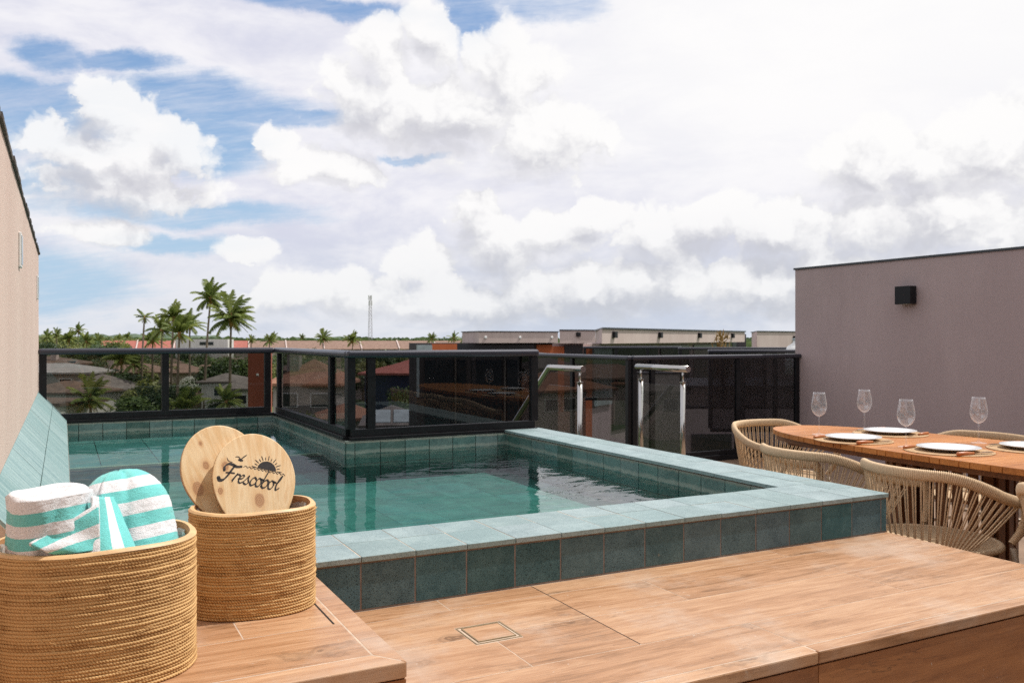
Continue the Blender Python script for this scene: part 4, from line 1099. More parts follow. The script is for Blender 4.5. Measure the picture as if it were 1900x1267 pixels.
# ================================================================== THE NEIGHBOURHOOD
GZ = -9.0
gm = bpy.data.meshes.new('ground'); ring = [Vector((0, 0, GZ))]; fs = []
RAD = [60, 200, 600, 2000, 6000]
for r_ in RAD:
    for k in range(48): ring.append(Vector((r_ * cos(2 * pi * k / 48), r_ * sin(2 * pi * k / 48), GZ)))
for k in range(48): fs.append((0, 1 + k, 1 + (k + 1) % 48))
for i in range(len(RAD) - 1):
    for k in range(48): l = (k + 1) % 48; fs.append((1 + i * 48 + k, 1 + (i + 1) * 48 + k, 1 + (i + 1) * 48 + l, 1 + i * 48 + l))
gm.from_pydata(ring, [], fs); gm.materials.append(M['ground_mat']); go = bpy.data.objects.new('ground', gm); COL.objects.link(go); tag(go, 'green ground between the houses', kind='structure')
g = MB(); p = [at(px, d) for px, d in ((520, 1900), (1500, 1900), (1600, 5800), (430, 5800))]; g.prism(p, GZ + .3, GZ + .6)
tag(g.build('sea', M['sea_mat']), 'thin band of blue sea on the horizon', kind='structure')
g = MB(); p = [at(px, d) for px, d in ((305, 118), (400, 118), (402, 190), (300, 190))]; g.prism(p, GZ + .004, GZ + .02)
tag(g.build('lawn', M['lawn_mat']), 'lawn below the palms', kind='structure')
# far low hills
g = MB(); NX = 90
for j, (dd, hh) in enumerate(((1300, 0), (1500, 1), (1750, .35), (1900, 0))):
    for i in range(NX + 1):
        px = -200 + 1100 * i / NX; x, y = at(px, dd)
        h_ = hh * (15 + 5.5 * math.exp(-((px - 190) / 60) ** 2) + 3 * sin(px * .021 + 1) + 1.6 * sin(px * .083) + 1.2 * sin(px * .21) - max(0, (px - 330)) * .018)
        g.v.append((x, y, GZ - .2 + max(0, h_)))
for j in range(3):
    for i in range(NX): a = j * (NX + 1) + i; g.f.append((a, a + 1, a + NX + 2, a + NX + 1)); g.r.append(.5); g.mi.append(0)
tag(g.build('hills', M['hill_mat']), 'low wooded hills on the horizon', kind='structure')

def hip(g, w_, d_, z, rise, over=.5, gable=False):
    a, b = w_ / 2 + over, d_ / 2 + over
    rg = a if gable else max(.05, a - b)
    if not gable and a < b: rg = .05
    v = [(-a, -b, z), (a, -b, z), (a, b, z), (-a, b, z), (-rg, 0, z + rise), (rg, 0, z + rise)]
    v += [(x, y, q - .22) for x, y, q in v[:4]]
    g.add(v, [(0, 1, 5, 4), (2, 3, 4, 5), (1, 2, 5), (3, 0, 4), (6, 9, 8, 7), (0, 6, 7, 1), (1, 7, 8, 2), (2, 8, 9, 3), (3, 9, 6, 0)])
def house(label, px, d, w_, dp, zt, rise, roof, wall='stucco_white', rz=0, group=None, chim=0, win=2, gable=False, flat=False, z0=GZ):
    x, y = at(px, d); q = empty('house', label, 'house', (x, y, z0), R(rz), group); h_ = zt - z0
    g = MB(); g.box(-w_ / 2, w_ / 2, -dp / 2, dp / 2, 0, h_ - .23); g.build('wall', M[wall], q)
    g = MB()
    if flat: g.box(-w_ / 2 - .3, w_ / 2 + .3, -dp / 2 - .3, dp / 2 + .3, h_ - .228, h_ + .1)
    else: hip(g, w_, dp, h_, rise, .6, gable)
    rf = g.build('roof', M[roof], q)
    for c in range(chim):
        g = MB(); cx = (-.25 + .5 * c) * w_; g.box(cx - .5, cx + .5, -dp * .3, -dp * .3 + .9, h_ + .2, h_ + rise + .5); g.box(cx - .6, cx + .6, -dp * .3 - .1, -dp * .3 + 1.0, h_ + rise + .501, h_ + rise + .65); g.build('chimney', M[wall], rf)
    for k in range(win):
        wx = (-.5 + (k + .5) / win) * w_
        g = MB(); g.box(wx - .8, wx + .8, -dp / 2 - .06, -dp / 2 - .002, h_ - 2.0, h_ - .8); wn = g.build('window', M['white_plastic'], q)
        g = MB(); g.box(wx - .7, wx + .7, -dp / 2 - .09, -dp / 2 - .061, h_ - 1.92, h_ - .88); g.build('pane', M['window_dark'], wn)
    return q
# houses seen through the left glass
house('grey roofed concrete house with a wide pale roof at the left of the glass', 98, 118, 13, 9, -3.2, 1.1, 'roof_pale', 'stucco_grey', -20, chim=1)
house('dark brown roofed house below the pale roofed one', 128, 104, 8, 7, -5.0, 1.2, 'roof_umber', 'stucco_white', -32)
house('grey hipped house with white walls, left of the green hedge', 190, 112, 7, 8, -5.2, 1.9, 'roof_grey', 'stucco_white', -50, win=2)
house('white flat terrace house in the lower left corner of the glass', 84, 92, 9, 7, -5.4, .1, 'roof_umber', 'stucco_white', -38, flat=True)
house('house with a dark blue band under a flat roof', 172, 150, 11, 8, -3.6, .3, 'roof_umber', 'solar', -25, flat=True, win=0, chim=1)
house('brown chimneyed house close to the beige wall', 84, 150, 12, 9, -3.0, 1.2, 'roof_umber', 'stucco_far', -30, chim=2)
house('white house with grey roof beside the rust coloured block', 420, 122, 4.8, 8, -4.6, 1.0, 'roof_grey', 'stucco_white', -22, win=1)
house('white house with a turquoise window nearest the rust coloured block', 452, 112, 4.5, 7, -5.0, 1.2, 'roof_grey', 'stucco_white', -16, win=1)
house('small garden pavilion with a brown hipped roof', 366, 128, 3.2, 3.2, -7.4, 1.0, 'roof_umber', 'trunk_bark', -10, win=0)
for i, (px, d, ro) in enumerate([(300, 190, 0), (215, 200, 1), (350, 205, 0), (268, 172, 0), (395, 176, 1), (440, 200, 0), (130, 205, 2), (245, 148, 1), (330, 160, 1), (480, 178, 1), (85, 215, 0), (175, 188, 0), (410, 218, 0), (505, 212, 1), (560, 200, 0), (620, 215, 1), (690, 190, 0), (740, 215, 1), (590, 160, 0), (655, 150, 1), (800, 205, 0)]):
    house('low tile-roofed house among the trees in the middle distance', px, d, random.uniform(9, 14), 8, random.uniform(-5.6, -4.3), random.uniform(1.2, 1.8), ['roof_umber', 'roof_brown', 'roof_grey'][ro], 'stucco_far', random.uniform(-45, 10), 'low tiled houses in the middle distance', chim=i % 2)
# houses seen through the dark corner glass
house('terracotta hipped house with a square chimney behind the corner glass', 583, 74, 5.2, 6, -2.4, 1.9, 'roof_terra', 'stucco_grey', -30, chim=1)
house('orange roofed low wing right of the terracotta house', 645, 66, 3.6, 4, -4.6, 1.0, 'roof_terra', 'stucco_grey', -12, win=1)
q = house('white house carrying two solar panels on its grey roof', 728, 58, 3.0, 6, -4.2, 1.0, 'roof_grey', 'stucco_white', -20, win=2)
for k in (-.75, .75):
    g = MB(); g.obox((k - .65, -3.2, 4.86 + .05), (1.3, 0, 0), (0, 2.1, .62), (0, 0, .06)); g.build('solar_panel', M['window_light'], q)
house('dark blue walled house with a pink roof', 745, 96, 6, 8, -2.4, 1.0, 'roof_red', 'solar', -35, win=0)
house('pink roofed house further back behind the corner glass', 785, 132, 9, 8, -3.0, 1.6, 'roof_red', 'stucco_far', -20)
house('terracotta roofed house behind the stairwell glass', 1065, 34, 5, 4, -2.6, 1.0, 'roof_terra', 'stucco_grey', -10, win=2)

# row of tile roofed houses just above the rail
x0, x1 = 185, 880
units = 10
for i in range(units):
    pa, pb = x0 + (x1 - x0) * i / units, x0 + (x1 - x0) * (i + 1) / units
    d = 232 + 3 * i; (ax, ay), (bx, by) = at(pa, d), at(pb, d + 3); L = math.hypot(bx - ax, by - ay); rz = math.atan2(by - ay, bx - ax)
    q = empty('row_house', ['red tiled row house roof with a pale stepped gable above the railing', 'brown tiled row house roof above the railing'][i > 3], 'row house', (ax, ay, GZ), rz, 'row houses with tiled roofs along the horizon')
    zr = 1.27 - 4.2 / 1600 * d - GZ; rm = 'roof_red' if i < 4 else 'roof_brown'
    g = MB(); g.box(.2, L - .2, 0, 9, 0, zr - 2.6); g.build('wall', M['stucco_far'], q)
    g = MB(); v = [(0, -1.2, zr - 2.4), (L - .35, -1.2, zr - 2.4), (L - .35, 4.5, zr), (0, 4.5, zr), (L - .35, 10, zr - 2.4), (0, 10, zr - 2.4)]; v += [(a, b, c - .2) for a, b, c in v]
    g.add(v, [(0, 1, 2, 3), (3, 2, 4, 5), (6, 9, 8, 7), (9, 11, 10, 8), (0, 6, 7, 1), (1, 7, 8, 2), (2, 8, 10, 4), (4, 10, 11, 5), (5, 11, 9, 3), (3, 9, 6, 0)]); g.build('roof', M[rm], q)
    g = MB(); v = [(L - .34, -1.6, zr - 3.0), (L - .34, -1.6, zr - 2.2), (L - .34, 4.5, zr + .25), (L - .34, 10, zr - 2.2), (L - .34, 10, zr - 3.0)]; v += [(a + .34, b, c) for a, b, c in v]
    g.add(v, [(4, 3, 2, 1, 0), (5, 6, 7, 8, 9)] + [(k, (k + 1) % 5, (k + 1) % 5 + 5, k + 5) for k in range(5)]); g.build('gable_wall', M['stucco_far'], q)
x, y = at(378, 222)
q = empty('house', 'pale flat-topped house block behind the tall palms', 'house', (x, y, GZ), R(-20))
g = MB(); g.box(-7, 6, 0, 8, 0, 1.27 - 1.5 / 1600 * 222 - GZ); g.build('wall', M['stucco_white'], q)
g = MB(); g.box(-1, 2.4, -.1, -.01, 8.6, 9.4); g.build('window', M['window_dark'], q)

# neighbouring flat-roofed terrace houses
def townhouse(label, pa, da, pb, db, ztop, zband, upper=None, panels=(), name='terrace_house'):
    (ax, ay), (bx, by) = at(pa, da), at(pb, db); L = math.hypot(bx - ax, by - ay); rz = math.atan2(by - ay, bx - ax)
    q = empty(name, label, 'house', (ax, ay, GZ), rz)
    bk = Vector((ax, ay, 0)).normalized(); bk.rotate(Matrix.Rotation(-rz + R(-3), 3, 'Z')); bk *= 8
    if pa == 775: bk = Vector((.9, 3, 0))
    g = MB(); g.prism([(0, .15), (L, .15), (L + bk.x, bk.y), (bk.x, bk.y)], 0, zband - GZ - .002); g.build('wall', M['stucco_dark' if pa == 775 else 'stucco_mauve'], q)
    if upper:
        u0, u1 = upper
        pr_ = lambda e: [(u0 * L - e, -.5 - e), (u1 * L + e, -.5 - e), (u1 * L + bk.x + e, bk.y + .1 + e), (u0 * L + bk.x - e, bk.y + .1 + e)]
        g = MB(); g.prism(pr_(0), zband - GZ, ztop - GZ); g.build('parapet', M['stucco_far'], q)
        g = MB(); g.prism(pr_(.05), ztop - GZ + .001, ztop - GZ + .05); g.build('capping', M['capping'], q)
    for a, b, m_, z0_, z1_ in panels:
        g = MB(); g.box(a * L, b * L, .06 if m_ != 'window_dark' else .09, .148, z0_ - GZ, z1_ - GZ)
        g.build('window' if m_.startswith('window') else 'cladding_panel', M[m_], q)
    return q, L, rz
zA = 1.27 - 8.5 / 1600 * 49
town = [
 ('furthest terrace house with three white lamps on its parapet', 775, 48, 1030, 53, 1.27 + 12.3 / 1600 * 50, zA, (.39, .985), [(0, .10, 'window_light', -2, zA - .1), (.10, .27, 'orange_panel', -4, zA - .05), (.27, .39, 'window_dark', -6, zA - .05), (.39, .84, 'window_dark', -6, zA - .12), (.86, 1.0, 'orange_panel', -6, zA - .12)]),
 ('narrow terrace house with one lamp, between the two long ones', 1028, 41, 1094, 42, 1.27 + 14.6 / 1600 * 41, 1.27 - 9 / 1600 * 41, (0, 1), [(0, .3, 'orange_panel', -6, .9), (.32, .98, 'window_dark', -6, .95)]),
 ('nearest long terrace house with four black lamps on its parapet', 1090, 27, 1362, 40, 1.27 + 17.5 / 1600 * 27, 1.27 - 9.5 / 1600 * 27, (0, 1), [(.0, .03, 'orange_panel', -8, 1.0), (.04, .13, 'window_light', -.9, .98), (.14, .40, 'window_dark', -1.8, 1.0), (.42, .62, 'window_dark', -1.8, 1.0), (.66, .97, 'window_dark', -1.8, 1.0), (.04, .30, 'window_dark', -6.5, -3.0), (.36, .60, 'window_dark', -6.5, -3.0)]),
 ('terrace house at the far right with a black recess beside it', 1362, 44, 1500, 50, 1.27 + 12.5 / 1600 * 45, .6, (.17, .80), [(.0, .165, 'window_dark', .5, 1.5), (.80, 1.0, 'window_dark', .5, 1.5)]),
]
for lab, pa, da, pb, db, zt, zb, up_, pan in town:
    q, L, rz = townhouse(lab, pa, da, pb, db, zt, zb, up_, pan)
    q_loc = q.location
    spots = {775: [(.437, .5), (.69, .5), (.935, .5)], 1028: [(.5, .7)], 1090: [(.055, .62), (.31, .62), (.585, .62), (.87, .62)], 1362: [(.66, .7)]}[pa]
    for f, hz in spots:
        p = Vector((f * L, -.5, 0)); p.rotate(Matrix.Rotation(rz, 3, 'Z'))
        z = zb + (zt - zb) * hz
        if pa == 775:
            s_ = empty('wall_lamp', 'round white lamp on the far parapet', 'wall light', (q_loc.x + p.x, q_loc.y + p.y, z), rz, 'round white lamps on the far parapet')
            g = MB(); g.lathe([(.001, .08), (.06, .075), (.085, .04), (.085, 0), (.001, 0)], 16); o = g.build('shade', M['white_plastic'], s_); o.rotation_euler = (R(90), 0, 0)
        else:
            s_ = sconce((q_loc.x + p.x, q_loc.y + p.y, z), rz + R(90), 'black sconce with a bright side on a neighbouring parapet', 'black sconces on the neighbouring parapets', 1.15)
            g = MB(); g.box(-.09, -.02, -.104, -.101, -.09, .09); g.build('side_lens', M['white_plastic'], s_)
t = empty('dark_backing_block', 'dark block added behind the long railing to darken its glass', 'building', (*at(778, 24), GZ), -YAW + R(6))  # added block, makes the view through the long glass dark
g = MB(); g.box(0, 3.9, 0, 4, 0, zy(658, 24) - GZ); g.build('wall', M['stucco_dark'], t)
for a_, b_ in ((.15, .95), (1.05, 1.30), (1.45, 2.3), (2.45, 2.75), (2.9, 3.7)):
    g = MB(); g.box(a_, b_, -.03, -.002, 5.0, zy(668, 24) - GZ); g.build('window', M['window_dark'], t)
for a_ in (.98, 2.36): 
    g = MB(); g.box(a_, a_ + .05, -.08, -.002, 5.0, zy(662, 24) - GZ); g.build('mullion', M['steel'], t)
def polar(a_, r_): # bearing from the view direction, distance
    b_ = YAW + R(a_); return 950 + 1600 * math.tan(R(a_)), r_ * cos(R(a_))
for i in range(16):
    px, d = polar(-33 - i * 2.6, random.uniform(60, 150))
    house('tile-roofed house hidden beyond the beige wall', px, d, random.uniform(8, 12), 8, random.uniform(-4.5, -3), 1.5, ['roof_brown', 'roof_terra', 'roof_grey'][i % 3], 'stucco_far', random.uniform(-45, 45), 'houses beyond the beige wall')
# low walls and rails of the next terrace
x, y = at(1176, 13.5)
q = empty('terrace_wall', 'grey rendered terrace wall seen between the steel posts', 'wall', (x, y, -3), -YAW)
g = MB(); g.box(0, .72, 0, .2, 0, 3 + zy(694, 13.5)); g.build('wall', M['stucco_grey'], q)
g = MB(); g.box(-.02, .74, -.02, .22, 3 + zy(694, 13.5) + .001, 3 + zy(694, 13.5) + .03); g.build('capping', M['capping'], q)
x, y = at(1268, 16)
q = empty('terrace_block', 'dark doorway block of the next terrace behind the right railing', 'building', (x, y, -3), -YAW + R(3))
g = MB(); g.box(0, 2.6, 0, 3, 0, 3 + .35); g.build('wall', M['stucco_mauve'], q)
g = MB(); g.box(.15, .9, -.03, -.002, .2, 2.5); g.box(1.2, 1.5, -.03, -.002, .2, 2.4); g.build('door', M['window_dark'], q)
g = MB(); g.box(-.05, 2.65, -.1, 3.05, 3.351, 3.40); g.build('capping', M['capping'], q)
for pa, pb, d, py, lab in ((1085, 1262, 16, 642.5, 'neighbouring black railing in front of the nearest long terrace house'), (1262, 1500, 14.0, 644, 'neighbouring black railing left of the mauve wall'), (1318, 1500, 10.5, 648.5, 'pale topped neighbouring railing just above the right glass railing')):
    railing('glass_railing', lab, at(pa, d), at(pb, d * 1.0), zy(py, d), zy(py, d) - 1.0, [0, .33, .66, 1.0], glass='smoke_glass')
x, y = at(1340, 20)
q = empty('potted_plant', 'dry brown shrub peeking over the neighbouring railing', 'plant', (x, y, -.4))
g = MB(); g.lathe([(.001, 0), (.16, 0), (.22, .4), (.19, .4), (.15, .05)], 20); g.build('pot', M['concrete'], q)
g = MB()
for _ in range(160):
    c = Vector((random.gauss(0, .1), random.gauss(0, .1), random.uniform(.5, 1.75))); a = Vector((random.gauss(0, 1), random.gauss(0, 1), 1.5)).normalized() * .16; b = Vector((random.gauss(0, 1), random.gauss(0, 1), 0)).normalized() * .03
    g.add([c - b, c + b, c + a + b * .2, c + a - b * .2], [(0, 1, 2, 3)], random.random())
g.tube([(0, 0, .3), (.03, 0, 1.5)], .02, 6); g.build('leaves', M['leaf_dry'], q)
x, y = at(1478, 12.5)
q = empty('water_tank', 'rounded white tank half hidden by the mauve wall', 'tank', (x, y, .75))
g = MB(); g.lathe([(.001, 0), (.16, 0), (.16, .32), (.13, .40), (.05, .46), (.05, .50), (.001, .50)], 24); g.build('tank', M['white_plastic'], q, smooth=True)
g = MB(); g.lathe([(.001, .501), (.065, .501), (.06, .52), (.001, .525)], 20); g.build('lid', M['window_light'], q)
# rust-coloured block seen through the left glass
x, y = at(460, 19)
q = empty('side_block', 'rust red rendered block at the right end of the clear glass', 'building', (x, y, GZ), -YAW + R(12))
g = MB(); g.box(0, .44, 0, 1.2, 0, zy(650, 19) - GZ); g.build('wall', M['rust_panel'], q)
g = MB(); g.box(.18, .23, -.02, -.002, zy(697, 19) - GZ, zy(693, 19) - GZ); g.build('junction_box', M['white_plastic'], q)

# telecom mast
x, y = at(687, 520)
q = empty('telecom_mast', 'slender lattice telecom mast above the roofs', 'mast', (x, y, GZ))
Ht = zy(549, 520) - GZ
g = MB()
def mw(z): return 1.25 - .75 * z / Ht
for sx, sy in ((-1, -1), (1, -1), (1, 1), (-1, 1)): g.tube([(sx * mw(0), sy * mw(0), 0), (sx * mw(Ht), sy * mw(Ht), Ht)], .085, 6)
z = 0; fl = 1
while z < Ht - 2:
    z2 = z + 2.2
    for (a, b) in (((-1, -1), (1, -1)), ((1, -1), (1, 1)), ((1, 1), (-1, 1)), ((-1, 1), (-1, -1))):
        g.tube([(a[0] * mw(z), a[1] * mw(z), z), (b[0] * mw(z2), b[1] * mw(z2), z2)], .035, 4); g.tube([(a[0] * mw(z2), a[1] * mw(z2), z2), (b[0] * mw(z2), b[1] * mw(z2), z2)], .035, 4)
    z = z2
g.build('lattice', M['mast_metal'], q)
for k in range(6):
    a = k * pi / 3; zz_ = Ht - (1.2 if k % 2 else 4.5)
    g = MB(); g.box(1.0 * cos(a) - .22, 1.0 * cos(a) + .22, 1.0 * sin(a) - .22, 1.0 * sin(a) + .22, zz_ - 1.2, zz_ + 1.6); g.build('antenna', M['white_plastic'], q)

# ------------------------------------------------------------------ vegetation
def frond_mesh(seed, n, L, spread, wind, yellow=False, lf=36, up=0.0):
    rg = random.Random(seed); g = MB()
    for i in range(n):
        a = 2 * pi * (i * .382 + rg.uniform(-.05, .05)); e = R(rg.uniform(-28, 88)) if not yellow else R(rg.uniform(-55, -10)); e += up
        l = L * rg.uniform(.82, 1.1) * (1 if e > -.2 else .8)
        p = Vector((0, 0, 0)); d = Vector((cos(a) * cos(e), sin(a) * cos(e), sin(e))); pts = [p.copy()]; N_ = 12; dirs = []
        for k in range(N_):
            f = (k + 1) / N_
            d = (d + Vector((wind[0], wind[1], 0)) * .085 * f + Vector((0, 0, -.105 * (.3 + f)))).normalized()
            dirs.append(d.copy()); p = p + d * l / N_; pts.append(p.copy())
        base_r = rg.random()
        g.tube(pts, [.045 * (1 - .8 * k / N_) for k in range(N_ + 1)], 3, caps=False, rnd=.9)
        for k in range(lf):
            f = .10 + .88 * k / lf; i0 = min(int(f * N_), N_ - 1); q = pts[i0].lerp(pts[i0 + 1], f * N_ - i0); dd = dirs[i0]
            side = dd.cross(Vector((0, 0, 1))); side = side.normalized() if side.length > .1 else Vector((1, 0, 0))
            ll = l * .27 * (sin(pi * min(1, f * .82 + .14)) ** .6) * rg.uniform(.85, 1.1)
            for s_ in (-1, 1):
                v = (side * s_ * .72 + dd * .55 + Vector((wind[0] * .3, wind[1] * .3, -.42 + rg.uniform(-.12, .12)))).normalized() * ll
                wv = dd * .052 * l / 3
                g.add([q - wv, q + wv, q + v * .6 + wv * .8 + Vector((0, 0, .02)), q + v, q + v * .6 - wv * .8], [(0, 1, 2, 3, 4)], min(1, max(0, base_r * .6 + rg.uniform(0, .4))))
    return g
WIND = (K * .8 + .2, -S * .8)
def palm(label, px, d, pytop, R_, seed, lean=(0, 0), group=None, z0=GZ, dense=22, meshes={}):
    x, y = at(px, d); zt = zy(pytop, d); q = empty('palm_tree', label, 'palm', (x - lean[0] * K, y + lean[0] * S, z0), 0, group); H = zt - z0
    top = Vector((lean[0] * K, -lean[0] * S, H))
    pts = [Vector((top.x * (k / 8) ** 1.7, top.y * (k / 8) ** 1.7, H * k / 8)) for k in range(9)]
    g = MB(); g.tube(pts, [.20 - .09 * (k / 8) + (.08 if k == 0 else 0) for k in range(9)], 8); g.build('trunk', M['trunk_bark'], q, smooth=True)
    key = (seed, dense)
    if key not in meshes:
        a = frond_mesh(seed, dense, 3.0, 1, WIND).build('crown', M['palm_leaf'], q)
        b = frond_mesh(seed + 50, 5, 2.3, 1, (WIND[0] * .5, WIND[1] * .5), True, 20).build('dry_frond', M['palm_yellow'], q); b['kind'] = 'stuff'
        h = MB(); h.lathe([(.01, -1.0), (.14, -.8), (.30, -.35), (.26, .1), (.1, .5), (.01, .7)], 8); c = h.build('crown_base', M['palm_husk'], q)
        meshes[key] = (a, b, c)
        parts = (a, b, c)
    else:
        parts = []
        for o in meshes[key]:
            c = o.copy(); COL.objects.link(c); c.parent = q; parts.append(c)
    for o in parts: o.location = top; s_ = R_ / 3.0; o.scale = (s_, s_, s_); o.rotation_euler = (0, 0, random.uniform(-.4, .4))
    return q
palm('tallest coconut palm with a wind-swept crown and a pale husk', 391, 118, 553, 3.0, 1, lean=(.9, 0), dense=28)
palm('large coconut palm right of the tallest one, crown streaming to the right', 429, 104, 592, 3.5, 2, lean=(.2, 0), dense=32)
palm('coconut palm in the middle of the left group, highest of that group', 322, 116, 590, 2.6, 3, lean=(.4, 0))
palm('yellowing coconut palm low in front of the left group', 333, 104, 618, 2.5, 4, lean=(.3, 0))
palm('thin young palm standing apart at the left of the group', 268, 128, 590, 1.6, 5, lean=(.5, 0), dense=14)
palm('bushy palm between the thin young palm and the group', 300, 120, 612, 2.5, 6)
palm('short palm at the left foot of the palm group', 283, 134, 632, 2.3, 3)
palm('half hidden palm between the group and the tallest palm', 352, 140, 603, 2.9, 1)
palm('dark foreground palm at the lower left of the clear glass', 168, 90, 742, 2.9, 2, z0=GZ)
palm('bright green palm low on the lawn at the foot of the glass', 345, 100, 760, 3.0, 4)
palm('dark bushy palm low beside the white houses', 420, 100, 745, 2.4, 6)
palm('wide dark palm on the hedge side of the grey house', 225, 124, 668, 2.8, 3)
palm('second dark palm beside the wide one', 248, 132, 676, 2.6, 6)
for i, (px, d, py, r_) in enumerate([(145, 240, 613, 2.6), (105, 210, 622, 2.0), (128, 190, 630, 2.6), (500, 200, 633, 2.2), (508, 260, 626, 2.0), (600, 230, 628, 2.8), (654, 215, 632, 2.8), (801, 240, 629, 2.2), (842, 260, 627, 2.4), (182, 230, 633, 2.3), (220, 260, 630, 2.0), (560, 330, 627, 2.0), (88, 250, 625, 2.6), (466, 240, 632, 1.8), (237, 300, 625, 2.0), (160, 200, 634, 2.6), (860, 230, 632, 2.0)]):
    palm('small distant palm rising over the tiled roofs', px, d, py, r_, [1, 2, 3, 6][i % 4], group='distant palms over the tiled roofs', dense=20 if i % 4 == 0 else (24 if i % 4 == 1 else 22))

def crown_mesh(seed, n, leaf):
    rg = random.Random(seed); g = MB(); cl = []
    for _ in range(16):
        v = Vector((rg.gauss(0, 1), rg.gauss(0, 1), rg.gauss(0, 1))).normalized() * rg.uniform(.25, .78); v.z = v.z * .62 + .1
        cl.append((v, rg.uniform(.22, .42), rg.random()))
    for _ in range(n):
        c, r_, t = rg.choice(cl); v = Vector((rg.gauss(0, 1), rg.gauss(0, 1), rg.gauss(0, 1))).normalized(); p = c + v * r_ * rg.uniform(.7, 1.05)
        nn = (v + Vector((rg.gauss(0, .5), rg.gauss(0, .5), rg.gauss(0, .5) + .4))).normalized(); a = nn.cross(Vector((rg.gauss(0, 1), rg.gauss(0, 1), rg.gauss(0, 1)))).normalized() * leaf * rg.uniform(.6, 1.2); b = nn.cross(a) * .6
        g.add([p - a, p - b * .8, p + a, p + b * .8], [(0, 1, 2, 3)], min(1, max(0, .25 * t + rg.uniform(0, .75))))
    return g
TREE = {}
def tree(label, px, d, ztop, w_, hfrac, matn, seed, group=None, name='broadleaf_tree', cat='tree', z0=GZ):
    x, y = at(px, d); q = empty(name, label, cat, (x, y, z0), random.uniform(0, 6), group); H = ztop - z0; ch = H * hfrac
    key = (matn, seed)
    if key not in TREE: TREE[key] = cr = crown_mesh(seed, 2600, .075).build('crown', M[matn], q)
    else: cr = TREE[key].copy(); COL.objects.link(cr); cr.parent = q
    cr.location = (0, 0, H - ch / 2); cr.scale = (w_ / 2, w_ / 2, ch / 2 * 1.15)
    g = MB(); g.tube([(0, 0, 0), (.05, .03, H - ch * .7), (.1, 0, H - ch * .35)], [.22, .16, .08], 7)
    for k in range(4): a = k * 1.6; g.tube([(.05, .03, H - ch * .75), (cos(a) * w_ * .2, sin(a) * w_ * .2, H - ch * .4)], [.1, .04], 5)
    g.build('trunk', M['trunk_bark'], q)
    return q
mats_ = ['leaf_dark', 'leaf_mid', 'leaf_light']
# belt of trees behind the clear glass
tree('dense dark tree left of the hedge behind the clear glass', 232, 116, -2.6, 9, .9, 'leaf_dark', 1)
tree('olive green bushy tree in the middle of the left pane', 268, 108, -3.6, 8, .95, 'leaf_light', 2)
tree('mid green tree at the foot of the left pane', 240, 98, -5.2, 7, .95, 'leaf_mid', 3)
tree('dark tree behind the railing post', 300, 104, -3.8, 7, .95, 'leaf_dark', 2)
tree('rounded tree at the right of the left pane, low', 285, 92, -6.6, 6, .95, 'leaf_mid', 1)
tree('green tree behind the hedge and the tallest palm trunk', 340, 165, -2.4, 10, .9, 'leaf_mid', 2)
tree('tree rising over the white house roof', 425, 150, -1.6, 10, .9, 'leaf_mid', 3)
tree('bright shrub on the lawn, left part', 330, 112, -7.2, 5, 1, 'leaf_light', 2, name='garden_shrub', cat='shrub')
tree('bright shrub at the foot of the right pane', 385, 104, -7.2, 6, 1, 'leaf_mid', 3, name='garden_shrub', cat='shrub')
tree('dark shrub against the white house', 402, 112, -6.6, 4, 1, 'leaf_dark', 1, name='garden_shrub', cat='shrub')
tree('shrub in front of the turquoise window house', 452, 100, -6.4, 4, 1, 'leaf_mid', 2, name='garden_shrub', cat='shrub')
tree('small tree beside the terracotta house, lit yellow green', 562, 58, -3.6, 2.6, .8, 'leaf_light', 3)
tree('green tree right of the solar panel house', 752, 80, -2.9, 4.5, .8, 'leaf_mid', 2)
tree('dark green tree before the grey house at left', 140, 96, -5.4, 4, .9, 'leaf_dark', 3)
for px, d, w_, l in ((352, 138, 3.6, 'left white-flowering shrub on the lawn'), (388, 134, 3.4, 'right white-flowering shrub near the white house')):
    q = tree(l, px, d, zy(701, d), w_, .8, 'leaf_mid', 1, name='flowering_shrub', cat='shrub')
    g = MB()
    for _ in range(420):
        v = Vector((random.gauss(0, 1), random.gauss(0, 1), abs(random.gauss(0, 1)))).normalized(); H = zy(701, d) - GZ; p = Vector((v.x * w_ * .48, v.y * w_ * .48, H - w_ * .45 + v.z * w_ * .5)); s_ = random.uniform(.05, .12)
        g.add([p + Vector((-s_, 0, -s_)), p + Vector((s_, 0, -s_)), p + Vector((s_, .02, s_)), p + Vector((-s_, .02, s_))], [(0, 1, 2, 3)], random.random())
    b = g.build('blossom', M['blossom'], q); b['kind'] = 'stuff'
(ax, ay), (bx, by) = at(318, 146), at(392, 146); L = math.hypot(bx - ax, by - ay)
g = MB()
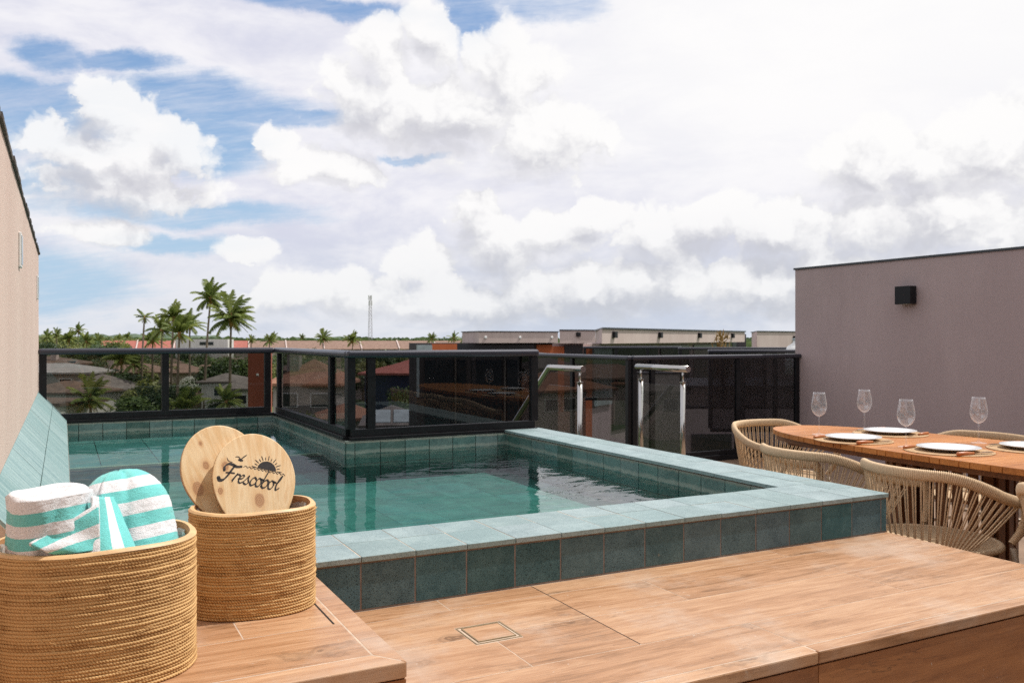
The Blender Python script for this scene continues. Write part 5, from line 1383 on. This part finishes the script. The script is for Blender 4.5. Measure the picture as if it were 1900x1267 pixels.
for _ in range(5200):
    p = Vector((random.uniform(0, L), random.uniform(-.7, .7), random.uniform(.1, 2.6))); a = Vector((random.gauss(0, 1), random.gauss(0, 1), random.gauss(0, 1))).normalized() * .16; b = a.cross(Vector((random.gauss(0, 1), random.gauss(0, 1), random.gauss(0, 1)))).normalized() * .1
    g.add([p - a, p - b, p + a, p + b], [(0, 1, 2, 3)], random.random())
o = g.build('hedge', M['leaf_light'], loc=(ax, ay, GZ)); o.rotation_euler = (0, 0, math.atan2(by - ay, bx - ax)); tag(o, 'long clipped hedge behind the flowering shrubs', 'hedge')
rg = random.Random(5)
for i in range(150):
    px = rg.uniform(-30, 1120); d = rg.choice((rg.uniform(125, 200), rg.uniform(150, 225)))
    if 305 < px < 400 and d < 190: d = rg.uniform(192, 225)
    zt = rg.uniform(-4.2, -1.0)
    tree('green garden tree between the tiled houses', px, d, zt, rg.uniform(5, 8.5), .85, rg.choice(mats_), rg.choice((1, 2, 3)), 'garden trees between the tiled houses')
for i in range(60):
    px = rg.uniform(-20, 880) if i < 42 else rg.uniform(60, 330); d = rg.uniform(250, 520)
    top = rg.uniform(626.5, 630) if px > 320 else rg.uniform(620, 628)
    tree('hazy rounded tree along the horizon', px, d, zy(top, d), rg.uniform(9, 15), .6, rg.choice(mats_[1:] if px < 320 else mats_[:2]), rg.choice((1, 2, 3)), 'rounded trees along the horizon')
for i in range(10):
    px = 80 + i * 17 + rg.uniform(-5, 5); d = rg.uniform(170, 225)
    tree('leafy tree between the beige wall and the red roofs', px, d, zy(rg.uniform(628, 638), d), rg.uniform(6, 9), .7, rg.choice(mats_), rg.choice((1, 2, 3)), 'leafy trees left of the red roofs')
# far woods
g = MB()
for i in range(14000):
    px = rg.uniform(-250, 1500); d = rg.uniform(520, 1250); x, y = at(px, d); hh = rg.uniform(5, 9.5) + 2 * sin(px * .05 + d * .01); p = Vector((x, y, GZ + hh * rg.uniform(.7, 1)))
    a = Vector((K, -S, 0)) * rg.uniform(1.5, 3.5); b = Vector((S * .4, K * .4, rg.uniform(.7, 1.4)))
    g.add([p - a, p - b, p + a, p + b], [(0, 1, 2, 3)], rg.random())
tag(g.build('woods', M['leaf_mid']), 'distant woods below the horizon', kind='stuff')
